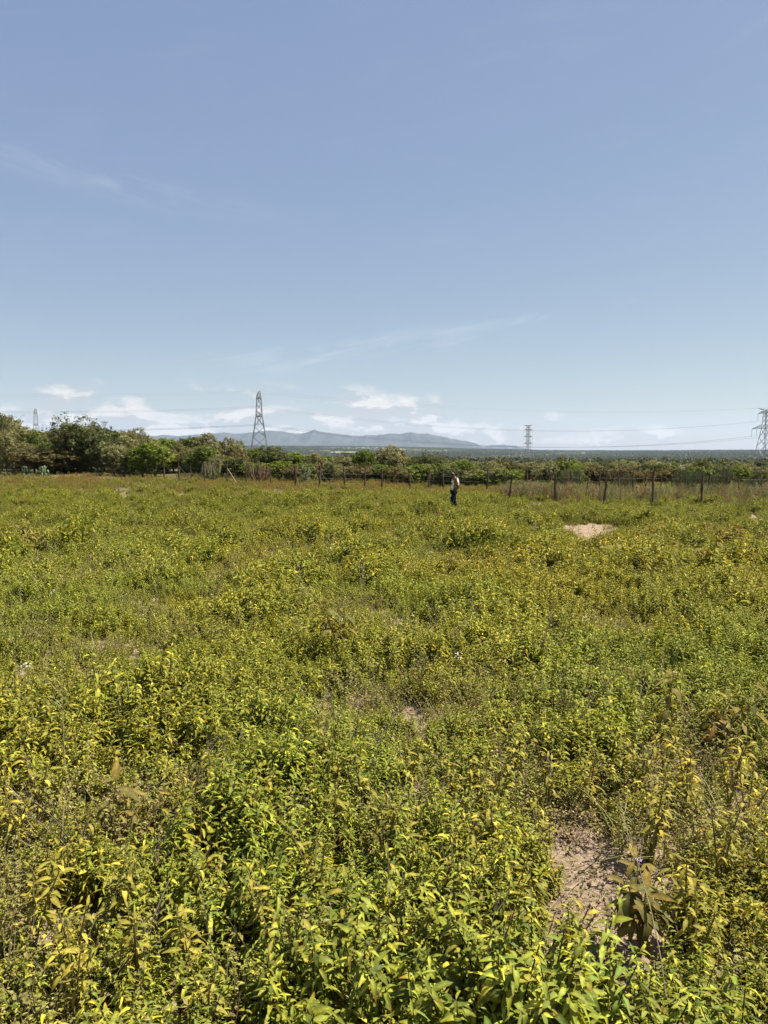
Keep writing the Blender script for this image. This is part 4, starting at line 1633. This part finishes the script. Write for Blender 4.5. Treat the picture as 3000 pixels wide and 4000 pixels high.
def multi_arm(loc, rz, label, H=36.0, W=0.27):
    t = empty('lattice_pylon', loc, rz)
    tag(t, label, 'pylon', 'steel lattice pylons')
    lv = [(0, 3.2), (7, 2.1), (13, 1.5), (16, 1.35), (22, 1.25), (28, 1.15), (H - 4.4, 1.1), (H - 2.0, 1.0)]
    legs(t, lv, W, M['steel'])
    mb = MB()
    dense = []
    for (z0, h0), (z1, h1) in zip(lv[:-1], lv[1:]):
        n = 2 if z1 - z0 > 4 else 1
        for k in range(n):
            s = k / n
            dense.append((z0 + (z1 - z0) * s, h0 + (h1 - h0) * s))
    dense.append(lv[-1])
    lattice_faces(mb, dense, W * 0.45)
    o = mb.obj('lattice_bracing', M['steel'], t)
    o['kind'] = 'stuff'
    for z, reach in ((H - 18.5, 6.8), (H - 12.2, 6.8), (H - 6.0, 6.8)):
        half = float(np.interp(z, [l[0] for l in lv], [l[1] for l in lv]))
        for s in (-1, 1):
            _, tip = arm_part(t, z, half, reach, 1.3, s, W * 1.1)
            insulator(t, tip, 3.0)
    for s in (-1, 1):
        arm_part(t, H - 2.2, 1.2, 6.2, 0.8, s, W * 1.0, 'earth_wire_arm', 1.2 if s > 0 else 0.4)
    return t


multi_arm(pyl_at(2064, 1655, 720, 36.0), R(44), 'slim multi-arm lattice pylon on the horizon right of the man')


def cable(name, pts, sags, label, r):
    mb = MB()
    P = []
    for (a, b), sg in zip(zip(pts[:-1], pts[1:]), sags):
        n = 22
        for k in range(n + (1 if b is pts[-1] else 0)):
            s = k / n
            p = a.lerp(b, s)
            p.z -= 4 * sg * s * (1 - s)
            P.append(p)
    o0 = P[0].copy()
    mb.tube([p - o0 for p in P], [r] * len(P), 4, cap=False)
    o = mb.obj(name, M['cable'], None, loc=o0)
    tag(o, label, 'cable', 'overhead power cables')


def build_cables():
    A, C = world_pts(pa, ha), world_pts(pc, hc)
    shift = A[0] - C[0]
    E = [p + Vector((-356, -81, 6)) for p in A]
    txt = ['outer lower power cable', 'inner lower power cable', 'upper power cable', 'thin earth wire']
    for i in range(8):
        side = 'far-side' if i < 4 else 'near-side'
        k = i % 4
        if k == 3:
            cable('overhead_cable', [E[i], A[i], C[i]], [7, 7], '%s %s along the pylon tops' % (side, txt[k]), 0.018)
        else:
            cable('overhead_cable', [E[i], A[i], C[i]], [7.5, 11], '%s %s sagging between the tall pylons' % (side, txt[k]), 0.035)


build_cables()


# ------------------------------------------------------------------ the man
def skin_object(name, verts, edges, rads, mat, parent, root=0, sub=2):
    me = bpy.data.meshes.new(name)
    me.from_pydata(verts, edges, [])
    me.materials.append(mat)
    o = link(name, me, parent)
    md = o.modifiers.new('skin', 'SKIN')
    md.use_smooth_shade = True
    lay = me.skin_vertices[0].data
    for i, r in enumerate(rads):
        r = r if isinstance(r, tuple) else (r, r)
        lay[i].radius = r
        lay[i].use_root = (i == root)
    s = o.modifiers.new('sub', 'SUBSURF')
    s.levels = s.render_levels = sub
    return o


def shirt_material():
    m, t = new_mat('printed_shirt')
    tc = nd(t, 'ShaderNodeTexCoord')
    sp = nd(t, 'ShaderNodeSeparateXYZ')
    t.links.new(tc.outputs['Object'], sp.inputs[0])
    x, y, z = sp.outputs
    vo = nd(t, 'ShaderNodeTexVoronoi')
    vo.inputs['Scale'].default_value = 7.0
    t.links.new(tc.outputs['Object'], vo.inputs['Vector'])
    nz = nd(t, 'ShaderNodeTexNoise')
    nz.inputs['Scale'].default_value = 11.0
    t.links.new(tc.outputs['Object'], nz.inputs['Vector'])
    base = mixc(t, sstep_node(t, nz.outputs[0], 0.4, 0.6), (0.34, 0.16, 0.03), (0.19, 0.085, 0.022))
    front = mth(t, 'ADD', x, mth(t, 'MULTIPLY', mth(t, 'SUBTRACT', vo.outputs['Distance'], 0.4), 0.1))
    w1 = sstep_node(t, front, -0.06, -0.08, 0.0, 1.0)
    back = mth(t, 'MULTIPLY', sstep_node(t, front, 0.045, 0.07), sstep_node(t, z, 1.10, 1.14))
    hem = sstep_node(t, z, 0.93, 0.915)
    w = mth(t, 'MAXIMUM', mth(t, 'MAXIMUM', w1, back), hem)
    spots = sstep_node(t, vo.outputs['Distance'], 0.25, 0.32, 0.35, 1.0)
    c = mixc(t, mth(t, 'MULTIPLY', w, spots), base, (0.78, 0.76, 0.72))
    p = nd(t, 'ShaderNodeBsdfPrincipled')
    t.links.new(c, p.inputs['Base Color'])
    p.inputs['Roughness'].default_value = 0.85
    p.inputs['Specular IOR Level'].default_value = 0.1
    out = nd(t, 'ShaderNodeOutputMaterial')
    t.links.new(p.outputs[0], out.inputs[0])
    return m


def build_person():
    M['skin'] = plain_material('dark_skin', (0.055, 0.028, 0.016), (0.04, 0.02, 0.012), 6, 0.45, 0.45)
    M['shirt'] = shirt_material()
    M['trousers'] = plain_material('navy_trousers', (0.008, 0.011, 0.026), (0.013, 0.018, 0.036), 9, 0.85, 0.1)
    M['shoe'] = plain_material('dark_shoe', (0.03, 0.022, 0.018), (0.02, 0.015, 0.012), 9, 0.6)
    M['eye'] = plain_material('eye', (0.6, 0.58, 0.54), (0.5, 0.48, 0.45), 9, 0.3)
    d = 33.0
    p = at(1769, 1838, d)
    gz = float(ground_z(p.x, p.y))
    root = empty('person', (p.x + 0.07, p.y, gz), R(14))
    s = (p.z - gz) / 1.70
    root.scale = (s, s, s)
    tag(root, 'man in orange and white shirt and navy trousers walking left, head bowed', 'person')
    V, E, Rr = [], [], []

    def add(pos, r, par=None):
        V.append(pos)
        Rr.append(r)
        if par is not None:
            E.append((par, len(V) - 1))
        return len(V) - 1
    pel = add((0, 0, 0.92), (0.13, 0.115))
    sp1 = add((-0.005, 0, 1.06), (0.125, 0.10), pel)
    ch = add((0.02, 0, 1.22), (0.14, 0.105), sp1)
    uc = add((0.025, 0, 1.36), (0.125, 0.085), ch)
    nk = add((-0.02, 0, 1.445), 0.052, uc)
    hb = add((-0.065, 0, 1.51), (0.062, 0.068), nk)
    hm = add((-0.085, 0, 1.585), (0.072, 0.088), hb)
    ct = add((-0.07, 0, 1.645), (0.058, 0.066), hm)
    add((-0.178, 0, 1.535), 0.014, hm)                       # nose
    add((-0.145, 0, 1.478), 0.022, hb)                       # chin
    for sy in (-1, 1):
        add((-0.065, sy * 0.085, 1.555), 0.016, hm)          # ear
        sh = add((0.03, sy * 0.165, 1.35), 0.058, uc)
        el = add((0.075, sy * 0.215, 1.10), 0.042, sh)
        wr = add((0.0 if sy < 0 else -0.06, sy * 0.215, 0.87), 0.029, el)
        pm = add((wr and V[wr][0] - 0.012, sy * 0.215, 0.80), (0.03, 0.022), wr)
        for k, (dx, L) in enumerate(((-0.03, 0.075), (-0.010, 0.085), (0.010, 0.08), (0.028, 0.062))):
            f1 = add((V[pm][0] + dx, sy * 0.212, 0.80 - L * 0.55), 0.0095, pm)
            add((V[pm][0] + dx - 0.014, sy * 0.200, 0.80 - L), 0.008, f1)
        th = add((V[wr][0] - 0.045, sy * 0.205, 0.815), 0.0105, wr)
        add((V[wr][0] - 0.055, sy * 0.200, 0.775), 0.009, th)
        hp = add((0, sy * 0.09, 0.87), 0.092, pel)
        fwd = -0.13 if sy < 0 else 0.06
        kn = add((fwd - 0.02, sy * 0.10, 0.49), 0.06, hp)
        an = add((fwd * 0.9 + 0.04, sy * 0.10, 0.09), 0.04, kn)
        add((fwd * 0.9 - 0.12, sy * 0.11, 0.035), 0.03, an)
    skin_object('body', V, E, Rr, M['skin'], root)
    # shirt over torso and upper arms
    V, E, Rr = [], [], []
    a = add((0, 0, 0.875), (0.160, 0.140))
    b = add((-0.01, 0, 1.0), (0.160, 0.132), a)
    c = add((0.015, 0, 1.15), (0.165, 0.130), b)
    e = add((0.03, 0, 1.28), (0.165, 0.122), c)
    f = add((0.02, 0, 1.395), (0.105, 0.085), e)
    for sy in (-1, 1):
        s1 = add((0.035, sy * 0.17, 1.345), 0.078, e)
        add((0.07, sy * 0.215, 1.16), 0.068, s1)
        add((0.07, sy * 0.222, 1.06), 0.064, len(V) - 1)
    skin_object('shirt', V, E, Rr, M['shirt'], root)
    V, E, Rr = [], [], []
    a = add((0, 0, 0.92), (0.142, 0.125))
    for sy in (-1, 1):
        h = add((-0.005, sy * 0.085, 0.82), 0.108, a)
        fwd = -0.13 if sy < 0 else 0.06
        k = add((fwd - 0.02, sy * 0.10, 0.49), 0.084, h)
        add((fwd * 0.9 + 0.035, sy * 0.10, 0.11), 0.07, k)
    skin_object('trousers', V, E, Rr, M['trousers'], root)
    for sy in (-1, 1):
        fwd = -0.13 if sy < 0 else 0.06
        mb = MB()
        x0 = fwd * 0.9 + 0.04
        mb.tube([(x0 + 0.05, sy * 0.105, 0.045), (x0 - 0.02, sy * 0.105, 0.06), (x0 - 0.12, sy * 0.11, 0.045), (x0 - 0.18, sy * 0.11, 0.03)], [0.035, 0.05, 0.045, 0.02], 8)
        mb.obj('shoe', M['shoe'], root, True)
    for sy in (-1, 1):
        mb = MB()
        mb.tube([(-0.152, sy * 0.032, 1.562), (-0.160, sy * 0.032, 1.562)], [0.011, 0.006], 8)
        mb.obj('eye', M['eye'], root, True)


build_person()


# ------------------------------------------------------------------ large-leaved shrubs, leaf by leaf
def leaf_mesh(name, L, W, droop, fold, col, mat, seed):
    mb = MB()
    vs, fs = leaf_geo(L, W, droop, fold, 4, 0.2, random.Random(seed))
    # short leaf stalk
    mb.tube([(-0.018, 0, 0.002), (0.004, 0, 0)], [0.0022, 0.002], 3, col, cap=False)
    mb.add_leaf(vs, fs, col, random.Random(seed + 9))
    return mb.mesh(name, mat, True)


BIG = [leaf_mesh('leaf', 0.13, 0.042, dr, fo, c, M['bigleaf'], i) for i, (dr, fo, c) in enumerate([
    (0.45, 0.35, (0.165, 0.128, 0.036)), (0.65, 0.45, (0.130, 0.112, 0.034)), (0.30, 0.3, (0.20, 0.145, 0.034)),
    (0.45, 0.15, (0.095, 0.092, 0.030)), (0.30, 0.4, (0.22, 0.120, 0.028))])]
SMALL = [leaf_mesh('leaf', 0.068, 0.021, dr, fo, c, M['herb_single'], 50 + i) for i, (dr, fo, c) in enumerate([
    (0.30, 0.25, (0.235, 0.205, 0.028)), (0.50, 0.3, (0.285, 0.235, 0.032)), (0.22, 0.2, (0.185, 0.172, 0.026)),
    (0.40, 0.4, (0.34, 0.27, 0.036)), (0.30, 0.15, (0.25, 0.215, 0.03)), (0.45, 0.3, (0.52, 0.40, 0.048)), (0.5, 0.3, (0.15, 0.158, 0.024))])]


def petal_mesh(col, name):
    mb = MB()
    vs, fs = leaf_geo(0.016, 0.011, 0.1, 0.1, 4)
    mb.add(vs, fs, col)
    return mb.mesh(name, M['bigleaf'], True)


PETAL = {'purple': petal_mesh((0.33, 0.24, 0.50), 'petal'), 'pink': petal_mesh((0.70, 0.50, 0.50), 'petal')}


def dir_euler(d, roll):
    d = Vector(d).normalized()
    side = UP.cross(d)
    if side.length < 1e-3:
        side = Vector((0, 1, 0))
    side.normalize()
    up = d.cross(side)
    return (Matrix((d, side, up)).transposed() @ Matrix.Rotation(roll, 3, 'X')).to_euler()


def leafy_thing(name, base, H, branches, pool, per, lscale, label, cat, group, seed, flower=None, droopy=0.0, tip_erect=True, spread=0.5, solo=0.16, weights=None, lo=0.42):
    rnd = random.Random(seed)
    t = empty(name, base)
    tag(t, label, cat, group)
    SOLO.append((base.x, base.y, solo))
    for b in range(branches):
        a = rnd.uniform(0, 6.28) if branches > 1 else rnd.uniform(-0.3, 0.3)
        lean = rnd.uniform(0.25, 1.0) * spread if branches > 1 else 0.12
        h = H * (1.0 if b == 0 else rnd.uniform(0.65, 1.0))
        f = lambda s: Vector((math.cos(a) * lean * h * s ** 1.5, math.sin(a) * lean * h * s ** 1.5, h * s))
        mb = MB()
        r0 = 0.004 + 0.006 * H
        mb.tube([f(k / 5) for k in range(6)], [r0 * (1 - 0.13 * k) for k in range(6)], 5)
        mb.obj('stem', M['stem'], t)
        ph = rnd.uniform(0, 6.28)
        for q in range(per):
            s = lo + (1 - lo) * q / max(per - 1, 1)
            ph += 2.4 + rnd.uniform(-0.4, 0.4)
            top = s > 0.93
            el = rnd.uniform(0.5, 1.1) if (top and tip_erect) else rnd.uniform(-0.2, 0.6) - droopy * (1 - s) * 2
            sc = lscale * rnd.uniform(0.7, 1.15) * (0.75 if top else 1.0)
            d = (math.cos(ph) * math.cos(el), math.sin(ph) * math.cos(el), math.sin(el))
            me = rnd.choices(pool, weights)[0] if not (top and pool is BIG) else BIG[rnd.choice([2, 2, 0, 0])]
            pos = f(s) + Vector((math.cos(ph), math.sin(ph), 0.2)) * 0.012
            link('leaf', me, t, pos, dir_euler(d, rnd.uniform(-0.5, 0.5)), (sc, sc, sc))
        if flower and b == 0:
            fl = empty('flower', f(1.0) + Vector((0.0, -0.02, 0.015)))
            fl.parent = t
            for k in range(5):
                pa_ = k * 1.2566
                link('petal', PETAL[flower], fl, (0, 0, 0), dir_euler((math.cos(pa_), math.sin(pa_), 0.35), 0))
            mb = MB()
            mb.tube([(0, 0, 0), (0, 0, 0.012)], [0.004, 0.002], 6, (0.6, 0.42, 0.03))
            mb.obj('flower_centre', M['bigleaf'], fl)
    return t


def shrub(px, top, base_py, n, per, label, seed, lscale=1.0, flower=None, spread=0.5, solo=0.12, droopy=0.35):
    g = gpt(px, base_py)
    H = at(px, top, g.y).z - g.z
    leafy_thing('large_leaved_shrub', g, H, n, BIG, per, lscale, label, 'shrub', 'large-leaved shrubs in the field', seed, flower, droopy, True, spread, solo, [1, 1, 0.8, 1, 3.0 if 'rust' in label else 0.1], lo=0.55)


shrub(2580, 2630, 2960, 1, 15, 'tall single-stemmed olive shrub topped by a pale pink flower', 1, 1.1, 'pink', solo=0.12)
shrub(2770, 2690, 2960, 4, 11, 'branching brown-olive large-leaved shrub near a grey twig at right', 2, 1.1, spread=0.75, solo=0.16)
shrub(2500, 3410, 3760, 3, 15, 'large-leaved shrub with purple flower beside the bare soil path', 3, 1.0, 'purple', spread=0.35, solo=0.14, droopy=0.6)
shrub(430, 3045, 3330, 1, 9, 'lone broad-leaved shrub with one erect leaf at left foreground', 4, 1.2, solo=0.12)
shrub(1335, 2330, 2610, 3, 12, 'brown drooping large-leaved shrub at the middle of the field', 5, 1.1, spread=0.5, solo=0.12)
shrub(2180, 2165, 2265, 3, 10, 'dark drooping shrub left of the brown thicket', 6, 0.95, spread=0.8)
shrub(2705, 2235, 2345, 3, 9, 'broad dark leaves of a shrub below the brown thicket', 7, 1.15, spread=0.7)
shrub(258, 2185, 2280, 2, 8, 'spidery brown shrub in the left field', 8, 0.9, spread=0.6)
shrub(2778, 3195, 3330, 3, 8, 'low rust-coloured withered shrub at right foreground', 9, 0.75, spread=0.9)
shrub(590, 3130, 3330, 3, 10, 'drooping large-leaved plant in the left middle foreground', 10, 0.7, spread=0.6)
for i, (px, top, bs) in enumerate([(2520, 2060, 2130), (2575, 2050, 2125), (2620, 2040, 2120), (2680, 2052, 2130), (2740, 2045, 2130), (2790, 2066, 2160), (2850, 2050, 2150), (2900, 2060, 2160), (2960, 2080, 2200),
                                   (2840, 2120, 2220), (2640, 2105, 2190), (2740, 2140, 2240), (2920, 2150, 2260), (2560, 2110, 2180)]):
    shrub(px, top, bs, 5, 15, 'brown large-leaved bush right of the far bare patch', 20 + i, 1.6, spread=0.9, solo=0.14)
for i, (px, top, bs) in enumerate([(30, 2030, 2130), (120, 2045, 2140), (60, 2080, 2170), (170, 2075, 2160)]):
    shrub(px, top, bs, 5, 14, 'grey-brown large-leaved bush at the left field edge', 40 + i, 1.5, spread=0.9, solo=0.14)

# near leafy herbs that can be told apart
def near_herbs():
    rnd = random.Random(77)
    pts = []
    tries = 0
    while len(pts) < 62 and tries < 4000:
        tries += 1
        px, py = rnd.uniform(40, 2960), rnd.uniform(3050, 4120)
        g = gpt(px, py)
        if float(bareness(np.array([g.x]), np.array([g.y]))[0]) > 0.2:
            continue
        if any((g - q).length < 0.17 for q in pts) or any(math.hypot(g.x - s[0], g.y - s[1]) < s[2] + 0.05 for s in SOLO[:13]):
            continue
        pts.append(g)
        side = 'left of the bare soil' if px < 2330 else 'right of the bare soil'
        yel = float(yellowness(np.array([g.x]), np.array([g.y]))[0])
        if px < 420 and py > 3800:
            yel = 1.2
        w = [1.0, 0.5 + yel, 1.2 - yel * 0.8, 0.2 + yel, 0.8, 0.08 + 0.45 * yel, max(0.9 - yel, 0.05)]
        tone = 'yellowing' if yel > 0.55 else 'green'
        leafy_thing('leafy_herb', g, rnd.uniform(0.30, 0.42), rnd.choice([3, 4]), SMALL, rnd.choice([14, 15, 16]), rnd.uniform(0.72, 1.0),
                    '%s pointed-leaved herb %s' % (tone, side), 'herb', 'leafy herbs in the near foreground', rnd.randint(0, 99999), None, 0.25, True, 0.35, 0.05, w)


near_herbs()
build_field()


# ------------------------------------------------------------------ loose sticks and bare stalks
def stick(name, pts, r, label, side=()):
    P = [Vector(p) for p in pts]
    o0 = P[0].copy()
    mb = MB()
    n = len(P)
    mb.tube([p - o0 for p in P], [r * (1 - 0.55 * k / (n - 1)) for k in range(n)], 5, rough=0.2)
    for a, b in side:
        a, b = Vector(a), Vector(b)
        mb.tube([a - o0, b - o0], [r * 0.55, r * 0.25], 4)
    o = mb.obj(name, M['stick'], None, loc=o0)
    tag(o, label, 'twig')


stick('dry_twig', [at(2720, 2865, 4.75), at(2800, 2880, 4.7), at(2900, 2880, 4.7), at(3010, 2890, 4.7)], 0.006, 'grey bare twig lying right of the branching shrub', [(at(2890, 2830, 4.72), at(2985, 2755, 4.72))])
stick('dry_twig', [at(2325, 2870, 4.9), at(2390, 2910, 4.8), at(2450, 2970, 4.7)], 0.004, 'thin pale twig between the two right-hand shrubs')
stick('dry_stalk', [at(110, 3785, 2.75), at(160, 3690, 2.75), at(210, 3625, 2.78)], 0.004, 'pale dry stalk leaning at the lower left', [(at(135, 3740, 2.75), at(185, 3650, 2.8))])
stick('dry_stalk', [at(550, 3870, 2.55), at(575, 3640, 2.6), at(660, 3440, 2.66)], 0.005, 'tall brown stalk in the lower left foreground', [(at(575, 3640, 2.6), at(540, 3560, 2.6)), (at(600, 3580, 2.62), at(650, 3540, 2.6))])
stick('dry_stalk', [at(1575, 3770, 2.6), at(1580, 3600, 2.62), at(1572, 3405, 2.66)], 0.0035, 'slim dark stalk at the bottom centre', [(at(1580, 3600, 2.62), at(1620, 3560, 2.62))])
stick('dry_stalk', [at(1945, 3180, 3.6), at(1962, 3060, 3.62), at(1955, 2925, 3.65)], 0.0035, 'pale curved stalk in the middle foreground')
stick('dry_twig', [at(2010, 2540, 7.2), at(2080, 2555, 7.1), at(2150, 2530, 7.1)], 0.006, 'grey twig lying by the small bare spot', [(at(2080, 2555, 7.1), at(2120, 2515, 7.1))])
stick('bare_shrub', [at(560, 2090, 21), at(520, 2020, 21), at(482, 1965, 21)], 0.012, 'leafless dark shrub standing in the left field',
      [(at(540, 2055, 21), at(522, 1978, 21)), (at(520, 2020, 21), at(505, 1970, 21)), (at(560, 2090, 21), at(600, 2000, 21)), (at(600, 2000, 21), at(625, 1968, 21)), (at(590, 2022, 21), at(598, 1972, 21))])


# ------------------------------------------------------------------ the air
def build_haze():
    m, t = new_mat('thin_air')
    v = nd(t, 'ShaderNodeVolumePrincipled')
    v.inputs['Color'].default_value = (0.60, 0.77, 1.0, 1)
    v.inputs['Density'].default_value = 5.0e-5
    v.inputs['Anisotropy'].default_value = 0.1
    out = nd(t, 'ShaderNodeOutputMaterial')
    t.links.new(v.outputs[0], out.inputs['Volume'])
    X, Y0, Y1, Z0, Z1 = 9400, -9400, 11800, -75, 420
    vs = [(x, y, z) for z in (Z0, Z1) for x, y in ((-X, Y0), (X, Y0), (X, Y1), (-X, Y1))]
    fs = [(3, 2, 1, 0), (4, 5, 6, 7), (0, 1, 5, 4), (1, 2, 6, 5), (2, 3, 7, 6), (3, 0, 4, 7)]
    me = bpy.data.meshes.new('haze')
    me.from_pydata(vs, [], fs)
    me.materials.append(m)
    o = link('haze', me)
    tag(o, kind='stuff')


build_haze()


# ------------------------------------------------------------------ tell look-alikes apart by their place
ONES = ['', 'first', 'second', 'third', 'fourth', 'fifth', 'sixth', 'seventh', 'eighth', 'ninth', 'tenth', 'eleventh', 'twelfth', 'thirteenth',
        'fourteenth', 'fifteenth', 'sixteenth', 'seventeenth', 'eighteenth', 'nineteenth']


def ordinal(k):
    if k < 20:
        return ONES[k]
    t, u = divmod(k, 10)
    if u == 0:
        return ['', '', 'twentieth', 'thirtieth', 'fortieth', 'fiftieth'][t]
    return ['', '', 'twenty', 'thirty', 'forty', 'fifty'][t] + '-' + ONES[u]


def settle_labels():
    seen = {}
    for o in bpy.data.objects:
        if o.parent is None and 'label' in o and 'group' in o:
            seen.setdefault(o['label'], []).append(o)
    for lab, obs in seen.items():
        if len(obs) < 2:
            continue
        obs.sort(key=lambda o: o.location.x / o.location.y)
        n = len(obs)
        for k, o in enumerate(obs):
            if k == 0:
                w = 'leftmost'
            elif k == n - 1:
                w = 'rightmost'
            elif k < n / 2:
                w = ordinal(k + 1) + ' from the left'
            else:
                w = ordinal(n - k) + ' from the right'
            o['label'] = '%s, %s' % (lab, w)


settle_labels()
